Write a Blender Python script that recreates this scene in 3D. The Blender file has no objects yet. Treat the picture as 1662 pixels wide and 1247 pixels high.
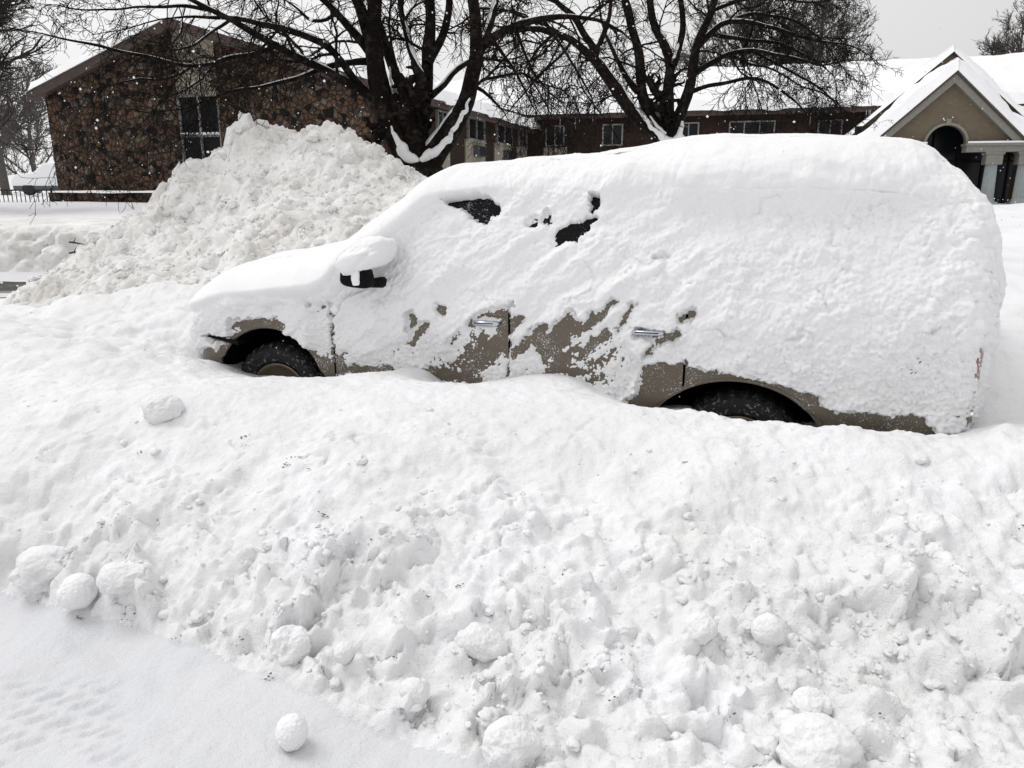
import bpy, math, random
import numpy as np
from mathutils import Vector
R = math.radians
random.seed(7)
sc = bpy.context.scene
COL = sc.collection

# ------------------------------------------------------------------ camera, sky, sun, exposure
CAM_H, PITCH, F, CX, CY = 1.82, R(14.3), 1248.0, 831.0, 623.5
cd = bpy.data.cameras.new('camera'); cam = bpy.data.objects.new('camera', cd); COL.objects.link(cam)
cam.location = (0, 0, CAM_H); cam.rotation_euler = (R(90) - PITCH, 0, 0)
cd.sensor_fit = 'HORIZONTAL'; cd.angle = 2 * math.atan(CX / F); cd.clip_start = .05; cd.clip_end = 2000
sc.camera = cam
SUN_EL, SUN_AZ = R(60), R(-70)          # azimuth from +Y towards +X
w = bpy.data.worlds.new('World'); sc.world = w; w.use_nodes = True
nt = w.node_tree; bg = nt.nodes['Background']
sky = nt.nodes.new('ShaderNodeTexSky'); sky.sky_type = 'NISHITA'; sky.sun_disc = False
sky.sun_elevation = SUN_EL; sky.sun_rotation = SUN_AZ; sky.air_density = 1.0; sky.dust_density = 6.0; sky.ozone_density = 1.0
hs = nt.nodes.new('ShaderNodeHueSaturation'); hs.inputs['Saturation'].default_value = .06
nt.links.new(sky.outputs[0], hs.inputs['Color'])
tcw = nt.nodes.new('ShaderNodeTexCoord'); nzw = nt.nodes.new('ShaderNodeTexNoise'); nzw.inputs['Scale'].default_value = 1.6; nzw.inputs['Detail'].default_value = 5
crw = nt.nodes.new('ShaderNodeMapRange'); crw.inputs[1].default_value = .35; crw.inputs[2].default_value = .65; crw.inputs[3].default_value = 7.7; crw.inputs[4].default_value = 8.6
cwc = nt.nodes.new('ShaderNodeCombineColor'); mxw = nt.nodes.new('ShaderNodeMix'); mxw.data_type = 'RGBA'; mxw.inputs[0].default_value = .88
nt.links.new(tcw.outputs['Generated'], nzw.inputs['Vector']); nt.links.new(nzw.outputs[0], crw.inputs[0])
sxw = nt.nodes.new('ShaderNodeSeparateXYZ'); nt.links.new(tcw.outputs['Generated'], sxw.inputs[0])
grw = nt.nodes.new('ShaderNodeMapRange'); grw.inputs[1].default_value = -.6; grw.inputs[2].default_value = .6; grw.inputs[3].default_value = 1.14; grw.inputs[4].default_value = .86   # thinner cloud to the left
muw = nt.nodes.new('ShaderNodeMath'); muw.operation = 'MULTIPLY'; nt.links.new(sxw.outputs[0], grw.inputs[0]); nt.links.new(grw.outputs[0], muw.inputs[0]); nt.links.new(crw.outputs[0], muw.inputs[1])
for k in range(3): nt.links.new(muw.outputs[0], cwc.inputs[k])
nt.links.new(hs.outputs[0], mxw.inputs[6]); nt.links.new(cwc.outputs[0], mxw.inputs[7]); nt.links.new(mxw.outputs[2], bg.inputs['Color'])   # a grey cloud layer over the clear sky
bg.inputs['Strength'].default_value = .12
sl = bpy.data.lights.new('sun', 'SUN'); sl.energy = 1.3; sl.angle = R(30); sl.color = (1, .99, .985)
so = bpy.data.objects.new('sun', sl); COL.objects.link(so)
sdir = Vector((math.sin(SUN_AZ) * math.cos(SUN_EL), math.cos(SUN_AZ) * math.cos(SUN_EL), math.sin(SUN_EL)))
so.rotation_euler = sdir.to_track_quat('Z', 'Y').to_euler()
sc.view_settings.view_transform = 'Standard'; sc.view_settings.look = 'None'
sc.view_settings.exposure = -0.13; sc.view_settings.gamma = 1
sc.cycles.max_bounces = 8; sc.cycles.diffuse_bounces = 2

# ------------------------------------------------------------------ pixel <-> place helpers (1662 px wide survey of the view)
cp, sp = math.cos(PITCH), math.sin(PITCH)
def ray(px, py):
    a = (px - CX) / F; b = (CY - py) / F
    return np.array([a, cp + b * sp, -sp + b * cp])
def at(px, py, Y):
    r = ray(px, py); return r * (Y / r[1]) + np.array([0, 0, CAM_H])
def onplane(px, py, p0, n):
    r = ray(px, py); o = np.array([0, 0, CAM_H]); return o + r * (np.dot(p0 - o, n) / np.dot(r, n))
def proj(P):
    x, y, z = P[..., 0], P[..., 1], P[..., 2] - CAM_H
    d = y * cp - z * sp
    return CX + F * x / d, CY - F * (y * sp + z * cp) / d

# ------------------------------------------------------------------ noise
def _h(ix, iy, iz, k):
    ix = ix.astype(np.int64).astype(np.uint32); iy = iy.astype(np.int64).astype(np.uint32); iz = iz.astype(np.int64).astype(np.uint32)
    h = ix * np.uint32(374761393) + iy * np.uint32(668265263) + iz * np.uint32(2147483647) + np.uint32((k * 974634777) & 0xffffffff)
    h = (h ^ (h >> np.uint32(13))) * np.uint32(1274126177); h ^= h >> np.uint32(16)
    h = h * np.uint32(2246822519); h ^= h >> np.uint32(15)
    return h.astype(np.float64) / 4294967295.0
def perlin(P, scale, seed=0):
    q = P / scale; i = np.floor(q); f = q - i; u = f * f * f * (f * (f * 6 - 15) + 10)
    out = np.zeros(len(q))
    for dx in (0, 1):
        for dy in (0, 1):
            for dz in (0, 1):
                a = [i[:, 0] + dx, i[:, 1] + dy, i[:, 2] + dz]
                th = _h(*a, seed) * 2 * np.pi; zz = _h(*a, seed + 91) * 2 - 1; rr = np.sqrt(1 - zz * zz)
                g = rr * np.cos(th) * (f[:, 0] - dx) + rr * np.sin(th) * (f[:, 1] - dy) + zz * (f[:, 2] - dz)
                ww = (u[:, 0] if dx else 1 - u[:, 0]) * (u[:, 1] if dy else 1 - u[:, 1]) * (u[:, 2] if dz else 1 - u[:, 2])
                out += g * ww
    return out * 1.5
def fbm(P, scale, octv, seed=0, gain=.5):
    o = 0; a = 1
    for k in range(octv):
        o = o + a * perlin(P, scale / 2 ** k, seed + k * 7); a *= gain
    return o
def billow(P, scale, octv, seed=0, gain=.5):
    o = 0; a = 1
    for k in range(octv):
        o = o + a * (1 - 2 * np.abs(perlin(P, scale / 2 ** k, seed + k * 7)) - .5); a *= gain
    return -o
def worley(P, scale, seed=0, keep=1.0):
    q = P / scale; i = np.floor(q); best = np.full(len(q), 9.0)
    for dx in (-1, 0, 1):
        for dy in (-1, 0, 1):
            for dz in (-1, 0, 1):
                a = [i[:, 0] + dx, i[:, 1] + dy, i[:, 2] + dz]
                px_ = a[0] + _h(*a, seed + 1) - q[:, 0]; py_ = a[1] + _h(*a, seed + 2) - q[:, 1]; pz_ = a[2] + _h(*a, seed + 3) - q[:, 2]
                d = np.sqrt(px_ ** 2 + py_ ** 2 + pz_ ** 2)
                if keep < 1: d = np.where(_h(*a, seed + 4) < keep, d, 9)
                best = np.minimum(best, d)
    return best
def lumps(P, scale, seed, keep=1.0, r=.75):
    d = worley(P, scale, seed, keep); return np.sqrt(np.clip(1 - (d / r) ** 2, 0, 1))
def sstep(a, b, x):
    t = np.clip((x - a) / (b - a), 0, 1); return t * t * (3 - 2 * t)
def tps(pts, zs, q, lam=1e-3):
    n = len(pts); d = np.sqrt(((pts[:, None] - pts[None]) ** 2).sum(-1)) + 1e-9
    K = d * d * np.log(d) + lam * np.eye(n); Pm = np.c_[np.ones(n), pts]
    A = np.block([[K, Pm], [Pm.T, np.zeros((3, 3))]]); sol = np.linalg.solve(A, np.r_[zs, 0, 0, 0])
    out = np.zeros(len(q))
    for s in range(0, len(q), 60000):
        qq = q[s:s + 60000]; dd = np.sqrt(((qq[:, None] - pts[None]) ** 2).sum(-1)) + 1e-9
        out[s:s + 60000] = (dd * dd * np.log(dd)) @ sol[:n] + sol[n] + qq @ sol[n + 1:]
    return out

# ------------------------------------------------------------------ mesh helpers
def npmesh(name, V, Q, mat, parent=None, smooth=True):
    V = np.asarray(V, np.float32); Q = np.asarray(Q, np.int32); k = Q.shape[1]
    me = bpy.data.meshes.new(name); me.vertices.add(len(V)); me.vertices.foreach_set('co', V.ravel())
    me.loops.add(Q.size); me.loops.foreach_set('vertex_index', Q.ravel()); me.polygons.add(len(Q))
    me.polygons.foreach_set('loop_start', np.arange(0, Q.size, k, dtype=np.int32))
    me.polygons.foreach_set('loop_total', np.full(len(Q), k, np.int32))
    me.update(calc_edges=True); me.validate()
    me.polygons.foreach_set('use_smooth', np.full(len(me.polygons), smooth, bool))
    me.materials.append(mat); o = bpy.data.objects.new(name, me); COL.objects.link(o)
    if parent: o.parent = parent
    return o
def compact(V, Q):
    u, inv = np.unique(Q.ravel(), return_inverse=True); return V[u], inv.reshape(Q.shape)
def gridq(ni, nj):
    i, j = np.meshgrid(np.arange(ni - 1), np.arange(nj - 1), indexing='ij'); a = (i * nj + j).ravel()
    return np.c_[a, a + nj, a + nj + 1, a + 1]
class MB:
    """collects boxes, prisms and tubes, links them as ONE mesh object"""
    def __init__(s): s.v = []; s.f = []
    def add(s, V, Fs):
        b = len(s.v); s.v += [tuple(map(float, p)) for p in V]; s.f += [tuple(i + b for i in f) for f in Fs]; return s
    def hexa(s, c):        # 8 corners: bottom ring, top ring
        return s.add(c, [(3, 2, 1, 0), (4, 5, 6, 7), (0, 1, 5, 4), (1, 2, 6, 5), (2, 3, 7, 6), (3, 0, 4, 7)])
    def fbox(s, fr, a0, a1, b0, b1, z0, z1):   # box in a frame fr(a,b,z)
        return s.hexa([fr(a0, b0, z0), fr(a1, b0, z0), fr(a1, b1, z0), fr(a0, b1, z0), fr(a0, b0, z1), fr(a1, b0, z1), fr(a1, b1, z1), fr(a0, b1, z1)])
    def prism(s, pts, off):                    # polygon + its copy shifted by off
        n = len(pts); off = np.array(off); V = [np.array(p) for p in pts] + [np.array(p) + off for p in pts]
        return s.add(V, [tuple(range(n))[::-1], tuple(range(n, 2 * n))] + [(i, (i + 1) % n, n + (i + 1) % n, n + i) for i in range(n)])
    def tube(s, path, rad, n=6, cap=True):
        path = [np.array(p, float) for p in path]; m = len(path)
        if not hasattr(rad, '__len__'): rad = [rad] * m
        V = []
        for i in range(m):
            t = path[min(i + 1, m - 1)] - path[max(i - 1, 0)]; t = t / (np.linalg.norm(t) + 1e-9)
            a = np.cross(t, (0, 0, 1) if abs(t[2]) < .9 else (1, 0, 0)); a /= np.linalg.norm(a); b = np.cross(t, a)
            V += [path[i] + rad[i] * (math.cos(2 * math.pi * k / n) * a + math.sin(2 * math.pi * k / n) * b) for k in range(n)]
        Fs = [(i * n + k, i * n + (k + 1) % n, (i + 1) * n + (k + 1) % n, (i + 1) * n + k) for i in range(m - 1) for k in range(n)]
        if cap: Fs += [tuple(range(n))[::-1], tuple((m - 1) * n + k for k in range(n))]
        return s.add(V, Fs)
    def build(s, name, mat, parent=None, smooth=False, bevel=0):
        me = bpy.data.meshes.new(name); me.from_pydata(s.v, [], s.f); me.validate(); me.update()
        me.materials.append(mat); o = bpy.data.objects.new(name, me); COL.objects.link(o)
        if smooth:
            me.polygons.foreach_set('use_smooth', [True] * len(me.polygons))
        if bevel:
            b = o.modifiers.new('b', 'BEVEL'); b.width = bevel; b.segments = 2; b.limit_method = 'ANGLE'
        if parent: o.parent = parent
        return o
def tag(o, label=None, cat=None, group=None, kind=None):
    if label: o['label'] = label
    if cat: o['category'] = cat
    if group: o['group'] = group
    if kind: o['kind'] = kind
    return o
def empty(name, loc=(0, 0, 0)):
    # things built in world coordinates keep their root at the origin of the survey, drawn at the thing's base
    o = bpy.data.objects.new(name, None); COL.objects.link(o); o.location = loc; return o
def reroot(root, loc):
    """put the root at the thing's base without moving its parts"""
    d = Vector(loc) - root.location
    for ch in root.children: ch.location = ch.location - d
    root.location = loc

# ------------------------------------------------------------------ materials
def mat(name, col, rough=.6, metal=0, spec=.3, bump=None, var=None, coord='Object', sss=0):
    m = bpy.data.materials.new(name); m.use_nodes = True; t = m.node_tree; b = t.nodes['Principled BSDF']
    b.inputs['Base Color'].default_value = (*col, 1); b.inputs['Roughness'].default_value = rough
    b.inputs['Metallic'].default_value = metal; b.inputs['Specular IOR Level'].default_value = spec
    tc = t.nodes.new('ShaderNodeTexCoord')
    if sss:
        b.inputs['Subsurface Weight'].default_value = sss; b.inputs['Subsurface Radius'].default_value = (.02, .022, .026); b.inputs['Subsurface Scale'].default_value = 1
    if var:   # (scale, colour2, lo, hi)
        n = t.nodes.new('ShaderNodeTexNoise'); n.inputs['Scale'].default_value = var[0]; n.inputs['Detail'].default_value = 6; n.inputs['Roughness'].default_value = .62
        r = t.nodes.new('ShaderNodeMapRange'); r.inputs[1].default_value = var[2]; r.inputs[2].default_value = var[3]
        mx = t.nodes.new('ShaderNodeMix'); mx.data_type = 'RGBA'; mx.inputs[6].default_value = (*col, 1); mx.inputs[7].default_value = (*var[1], 1)
        t.links.new(tc.outputs[coord], n.inputs['Vector']); t.links.new(n.outputs[0], r.inputs[0]); t.links.new(r.outputs[0], mx.inputs[0]); t.links.new(mx.outputs[2], b.inputs['Base Color'])
    if bump:  # list of (scale, strength, distance)
        prev = None
        for sc_, st, di in bump:
            n = t.nodes.new('ShaderNodeTexNoise'); n.inputs['Scale'].default_value = sc_; n.inputs['Detail'].default_value = 4
            bp = t.nodes.new('ShaderNodeBump'); bp.inputs['Strength'].default_value = st; bp.inputs['Distance'].default_value = di
            t.links.new(tc.outputs[coord], n.inputs['Vector']); t.links.new(n.outputs[0], bp.inputs['Height'])
            if prev: t.links.new(prev.outputs[0], bp.inputs['Normal'])
            prev = bp
        t.links.new(prev.outputs[0], b.inputs['Normal'])
    return m
def snow_mat(name, col, dirt=None, rough=.7, bumps=((55, .45, .014), (150, .5, .007), (320, .4, .003))):
    """dirt: list of (noise scale, colour, lo, hi) laid over one another"""
    m = mat(name, col, rough, spec=.15, bump=bumps)
    if dirt:
        t = m.node_tree; b = t.nodes['Principled BSDF']; tc = [n for n in t.nodes if n.type == 'TEX_COORD'][0]; prev = None
        for k, (s_, c2, lo, hi) in enumerate(dirt):
            mp = t.nodes.new('ShaderNodeMapping'); mp.inputs['Location'].default_value = (3.1 * k, 7.7 * k, 1.3 * k)
            n = t.nodes.new('ShaderNodeTexNoise'); n.inputs['Scale'].default_value = s_; n.inputs['Detail'].default_value = 8; n.inputs['Roughness'].default_value = .65
            r = t.nodes.new('ShaderNodeMapRange'); r.inputs[1].default_value = lo; r.inputs[2].default_value = hi
            mx = t.nodes.new('ShaderNodeMix'); mx.data_type = 'RGBA'; mx.inputs[6].default_value = (*col, 1); mx.inputs[7].default_value = (*c2, 1)
            t.links.new(tc.outputs['Object'], mp.inputs[0]); t.links.new(mp.outputs[0], n.inputs['Vector']); t.links.new(n.outputs[0], r.inputs[0]); t.links.new(r.outputs[0], mx.inputs[0])
            if prev: t.links.new(prev.outputs[2], mx.inputs[6])
            prev = mx
        t.links.new(prev.outputs[2], b.inputs['Base Color'])
    return m
M = {}
M['snow'] = snow_mat('fresh_snow', (.88, .88, .89))
M['snow_far'] = snow_mat('roof_snow', (.87, .87, .885), bumps=((3, .3, .06),))
M['snow_car'] = snow_mat('plastered_snow', (.88, .88, .89), bumps=((45, .3, .012), (150, .5, .006), (300, .4, .003)))
M['snow_bank'] = snow_mat('ploughed_snow', (.855, .853, .868), [(1.3, (.75, .745, .745), .42, .70), (5, (.77, .768, .762), .52, .68), (9, (.55, .52, .47), .66, .80), (30, (.16, .13, .11), .735, .78)])
M['snow_pile'] = snow_mat('gritty_snow', (.84, .835, .83), [(1.6, (.66, .64, .61), .40, .66), (7, (.48, .45, .42), .56, .76), (26, (.13, .11, .10), .68, .75)], bumps=((25, .5, .03), (110, .4, .008)))
M['snow_road'] = snow_mat('packed_snow', (.67, .675, .70), [(3, (.70, .70, .715), .42, .7), (40, (.5, .5, .5), .70, .80)])
M['ground'] = snow_mat('snowfield', (.85, .85, .87), [(.35, (.74, .74, .765), .4, .7)], bumps=((6, .3, .05), (40, .3, .01)))
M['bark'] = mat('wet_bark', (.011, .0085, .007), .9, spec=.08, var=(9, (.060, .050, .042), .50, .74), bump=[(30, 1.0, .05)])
M['bark_haze'] = mat('hazed_bark', (.11, .10, .095), .9, spec=.05)  # distance haze put into the colour: far trees painted paler and greyer
M['bark_mid'] = mat('twig_bark', (.045, .039, .037), .9, spec=.1)
M['paint'] = mat('taupe_paint', (.125, .104, .078), .33, .25, .5, var=(30, (.165, .145, .118), .55, .8), bump=[(220, .08, .003)])
def frost(m, s1, s2, lo, hi, col):     # frozen grains caught on a bare surface
    t = m.node_tree; b = t.nodes['Principled BSDF']; bc = b.inputs['Base Color']; tc = [n for n in t.nodes if n.type == 'TEX_COORD'][0]
    n1 = t.nodes.new('ShaderNodeTexNoise'); n1.inputs['Scale'].default_value = s1; n1.inputs['Detail'].default_value = 3; n2 = t.nodes.new('ShaderNodeTexNoise'); n2.inputs['Scale'].default_value = s2; n2.inputs['Detail'].default_value = 4
    a = t.nodes.new('ShaderNodeMath'); a.operation = 'MULTIPLY_ADD'; a.inputs[1].default_value = .55; r = t.nodes.new('ShaderNodeMapRange'); r.inputs[1].default_value = lo; r.inputs[2].default_value = hi
    for n in (n1, n2): t.links.new(tc.outputs['Object'], n.inputs['Vector'])
    t.links.new(n2.outputs[0], a.inputs[0]); t.links.new(n1.outputs[0], a.inputs[2]); t.links.new(a.outputs[0], r.inputs[0])
    x = t.nodes.new('ShaderNodeMix'); x.data_type = 'RGBA'; x.inputs[6].default_value = bc.default_value; x.inputs[7].default_value = (*col, 1)
    if bc.links: t.links.new(bc.links[0].from_socket, x.inputs[6])
    t.links.new(r.outputs[0], x.inputs[0]); t.links.new(x.outputs[2], bc)
frost(M['paint'], 120, 6, .875, .98, (.58, .58, .59))
M['black'] = mat('black_plastic', (.004, .004, .004), .7, spec=.12)
M['void'] = mat('wheel_well_dark', (.004, .004, .004), .95, spec=.05)
M['rubber'] = mat('tyre_rubber', (.017, .017, .018), .75, spec=.3, var=(42, (.30, .30, .32), .56, .72), bump=[(60, .5, .01)])
M['chrome'] = mat('chrome', (.60, .63, .68), .16, 1.0)
M['rim'] = mat('alloy_rim', (.16, .135, .10), .45, .6)
M['glass'] = mat('dark_glass', (.004, .004, .005), .25, spec=.12)
frost(M['glass'], 120, 9, .91, 1.06, (.45, .46, .48))
M['pane'] = mat('window_pane', (.008, .009, .011), .2, spec=.2)
M['red'] = mat('tail_lens', (.16, .012, .018), .25, spec=.5)
M['frame'] = mat('window_frame', (.24, .24, .235), .5)
M['beige'] = mat('beige_panel', (.33, .30, .235), .7, var=(2.5, (.26, .235, .185), .4, .7))
M['fascia'] = mat('brown_fascia', (.088, .064, .054), .75, var=(5, (.06, .045, .04), .4, .7))
M['stucco'] = mat('stucco', (.165, .135, .098), .9, spec=.1, var=(4, (.14, .115, .085), .4, .7), bump=[(30, .4, .02)])
M['trim'] = mat('grey_trim', (.235, .225, .20), .7, var=(8, (.19, .18, .16), .45, .7))
M['column'] = mat('pale_column', (.33, .36, .355), .6, var=(6, (.27, .30, .295), .45, .7))
M['ice'] = mat('ice', (.45, .42, .44), .25, spec=.5)
M['iron'] = mat('black_iron', (.02, .018, .018), .6)
M['twig'] = mat('dead_twig', (.05, .035, .025), .9)
M['grit'] = mat('road_grit', (.20, .16, .13), .9, spec=.1)
M['wet'] = mat('wet_asphalt', (.035, .028, .022), .35, spec=.4, var=(1.2, (.20, .185, .17), .52, .66))
M['metal'] = mat('ac_metal', (.10, .11, .12), .5, .3)
def stone_mat():
    m = bpy.data.materials.new('field_stone'); m.use_nodes = True; t = m.node_tree; b = t.nodes['Principled BSDF']; b.inputs['Roughness'].default_value = .85; b.inputs['Specular IOR Level'].default_value = .2
    tc = t.nodes.new('ShaderNodeTexCoord')
    nz = t.nodes.new('ShaderNodeTexNoise'); nz.inputs['Scale'].default_value = 2.2; nz.inputs['Detail'].default_value = 3
    mxv = t.nodes.new('ShaderNodeMix'); mxv.data_type = 'RGBA'; mxv.blend_type = 'LINEAR_LIGHT'; mxv.inputs[0].default_value = .12
    t.links.new(tc.outputs['Object'], nz.inputs['Vector']); t.links.new(tc.outputs['Object'], mxv.inputs[6]); t.links.new(nz.outputs['Color'], mxv.inputs[7])
    v = t.nodes.new('ShaderNodeTexVoronoi'); v.inputs['Scale'].default_value = 5.0; v2 = t.nodes.new('ShaderNodeTexVoronoi'); v2.feature = 'DISTANCE_TO_EDGE'; v2.inputs['Scale'].default_value = 5.0
    for q in (v, v2): t.links.new(mxv.outputs[2], q.inputs['Vector'])
    cr = t.nodes.new('ShaderNodeValToRGB'); sep = t.nodes.new('ShaderNodeSeparateColor'); t.links.new(v.outputs['Color'], sep.inputs[0]); t.links.new(sep.outputs[0], cr.inputs[0])
    e = cr.color_ramp.elements; cols = [(0, (.006, .005, .005)), (.16, (.010, .008, .007)), (.3, (.075, .044, .028)), (.46, (.095, .056, .037)), (.58, (.085, .054, .036)), (.70, (.048, .034, .026)), (.80, (.115, .066, .045)), (.90, (.105, .082, .062)), (1, (.13, .11, .09))]
    e[0].position, e[0].color = 0, (*cols[0][1], 1); e[1].position, e[1].color = 1, (*cols[-1][1], 1)
    for p, c in cols[1:-1]: k = e.new(p); k.color = (*c, 1)
    n2 = t.nodes.new('ShaderNodeTexNoise'); n2.inputs['Scale'].default_value = 14; n2.inputs['Detail'].default_value = 6; t.links.new(tc.outputs['Object'], n2.inputs['Vector'])
    mr = t.nodes.new('ShaderNodeMapRange'); mr.inputs[1].default_value = .3; mr.inputs[2].default_value = .75; mr.inputs[3].default_value = .75; mr.inputs[4].default_value = 1.9; t.links.new(n2.outputs[0], mr.inputs[0])
    ml = t.nodes.new('ShaderNodeMix'); ml.data_type = 'RGBA'; ml.blend_type = 'MULTIPLY'; ml.inputs[0].default_value = 1; t.links.new(cr.outputs[0], ml.inputs[6]); t.links.new(mr.outputs[0], ml.inputs[7])
    me_ = t.nodes.new('ShaderNodeMapRange'); me_.inputs[1].default_value = .0; me_.inputs[2].default_value = .09; t.links.new(v2.outputs['Distance'], me_.inputs[0])
    mm = t.nodes.new('ShaderNodeMix'); mm.data_type = 'RGBA'; mm.inputs[6].default_value = (.016, .012, .010, 1); t.links.new(me_.outputs[0], mm.inputs[0]); t.links.new(ml.outputs[2], mm.inputs[7]); mps = t.nodes.new('ShaderNodeMapping'); mps.inputs['Scale'].default_value = (1, 1, 2.6); n3 = t.nodes.new('ShaderNodeTexNoise'); n3.inputs['Scale'].default_value = 5.5; n3.inputs['Detail'].default_value = 3; t.links.new(tc.outputs['Object'], mps.inputs[0]); t.links.new(mps.outputs[0], n3.inputs['Vector'])
    r3 = t.nodes.new('ShaderNodeMapRange'); r3.inputs[1].default_value = .715; r3.inputs[2].default_value = .745; t.links.new(n3.outputs[0], r3.inputs[0]); m3 = t.nodes.new('ShaderNodeMix'); m3.data_type = 'RGBA'; m3.inputs[7].default_value = (.62, .60, .57, 1); t.links.new(r3.outputs[0], m3.inputs[0]); t.links.new(mm.outputs[2], m3.inputs[6])   # snow caught on ledges
    t.links.new(m3.outputs[2], b.inputs['Base Color'])
    bp = t.nodes.new('ShaderNodeBump'); bp.inputs['Strength'].default_value = .9; bp.inputs['Distance'].default_value = .08; mr2 = t.nodes.new('ShaderNodeMapRange'); mr2.inputs[2].default_value = .22; t.links.new(v2.outputs['Distance'], mr2.inputs[0]); t.links.new(mr2.outputs[0], bp.inputs['Height']); t.links.new(bp.outputs[0], b.inputs['Normal'])
    return m
def brick_mat():
    m = bpy.data.materials.new('dark_brick'); m.use_nodes = True; t = m.node_tree; b = t.nodes['Principled BSDF']; b.inputs['Roughness'].default_value = .9; b.inputs['Specular IOR Level'].default_value = .15
    tc = t.nodes.new('ShaderNodeTexCoord'); sx = t.nodes.new('ShaderNodeSeparateXYZ'); cx = t.nodes.new('ShaderNodeCombineXYZ'); ad = t.nodes.new('ShaderNodeMath'); ad.operation = 'ADD'
    t.links.new(tc.outputs['Object'], sx.inputs[0]); t.links.new(sx.outputs[0], ad.inputs[0]); t.links.new(sx.outputs[1], ad.inputs[1]); t.links.new(ad.outputs[0], cx.inputs[0]); t.links.new(sx.outputs[2], cx.inputs[1])
    br = t.nodes.new('ShaderNodeTexBrick'); br.inputs['Scale'].default_value = 4.2; br.inputs['Color1'].default_value = (.040, .022, .016, 1); br.inputs['Color2'].default_value = (.022, .013, .010, 1); br.inputs['Mortar'].default_value = (.045, .038, .034, 1); br.inputs['Mortar Size'].default_value = .018
    t.links.new(cx.outputs[0], br.inputs['Vector']); t.links.new(br.outputs['Color'], b.inputs['Base Color'])
    return m
M['stone'] = stone_mat(); M['brick'] = brick_mat()

# ------------------------------------------------------------------ the long building (stone gable, side wing, cross wing)
BA = R(15.6); E1 = np.array([math.cos(BA), -math.sin(BA), 0]); E2 = np.array([math.sin(BA), math.cos(BA), 0])
BO = at(75, 170, 30.0); BO[2] = 0
def fg(s, d, z): return BO + E1 * s + E2 * d + np.array([0, 0, z])        # s along the gable wall, d in depth
GZ = 1.1
def roof_snow(name, quad, th, parent, seed=0, res=.22, edge=.25, lip=.0):
    """thick soft snow over a roof plane: quad = 4 corners (eave a, eave b, ridge b, ridge a)"""
    a, b, c, d = [np.array(p) for p in quad]; L = max(np.linalg.norm(b - a), np.linalg.norm(c - d)); H = np.linalg.norm(d - a)
    ni, nj = int(L / res) + 3, int(H / res) + 3; uu, vv = np.meshgrid(np.linspace(0, 1, ni), np.linspace(0, 1, nj), indexing='ij')
    uu = .5 - .5 * np.cos(uu * np.pi) * .15 - (.5 - uu) * .85; 
    P = (a * (1 - uu[..., None]) + b * uu[..., None]) * (1 - vv[..., None]) + (d * (1 - uu[..., None]) + c * uu[..., None]) * vv[..., None]
    P = P.reshape(-1, 3); U = (uu * L).ravel(); Vv = (vv * H).ravel()
    e = np.minimum(np.minimum(U, L - U), Vv) ; prof = np.sqrt(np.clip(1 - (1 - np.clip(e / edge, 0, 1)) ** 2, 0, 1))
    t = th * prof * (1 + .35 * fbm(P, 1.6, 3, seed)) * (1 - .30 * np.exp(-((H - Vv) / .5) ** 2) * (H > 1.5))
    top = P + np.c_[np.zeros(len(P)), np.zeros(len(P)), t + .004]
    eave = (a - d); eave[2] = 0; eave /= np.linalg.norm(eave) + 1e-9
    bulge = sstep(.5, 0, Vv) * (.12 + .25 * np.clip(fbm(P, 1.9, 3, seed + 5), -.3, 1)) + lip * sstep(.6, 0, Vv)
    top = top + eave * bulge[:, None]; top[:, 2] -= sstep(.3, 0, Vv) * (.05 + .16 * np.clip(fbm(P, 1.3, 2, seed + 9), 0, 1)) * min(1, th / .35)
    V = np.r_[top, P + np.array([0, 0, .004])]; Q = gridq(ni, nj); n = ni * nj
    rim = [(i * nj) for i in range(ni)] + [(ni - 1) * nj + j for j in range(1, nj)] + [i * nj + nj - 1 for i in range(ni - 2, -1, -1)] + [j for j in range(nj - 2, 0, -1)]
    rq = np.array([(rim[k], rim[(k + 1) % len(rim)], rim[(k + 1) % len(rim)] + n, rim[k] + n) for k in range(len(rim))])
    return npmesh(name, V, np.r_[Q, Q[:, ::-1] + n, rq], M['snow_far'], parent)
bld = empty('brick_building')
PK, PZ, WR = 5.95, 7.10, 13.0                      # gable peak, wall right corner
def rakeL(s): return PZ - .34 * (PK - s)
def rakeR(s): return PZ - .305 * (s - PK)
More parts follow.
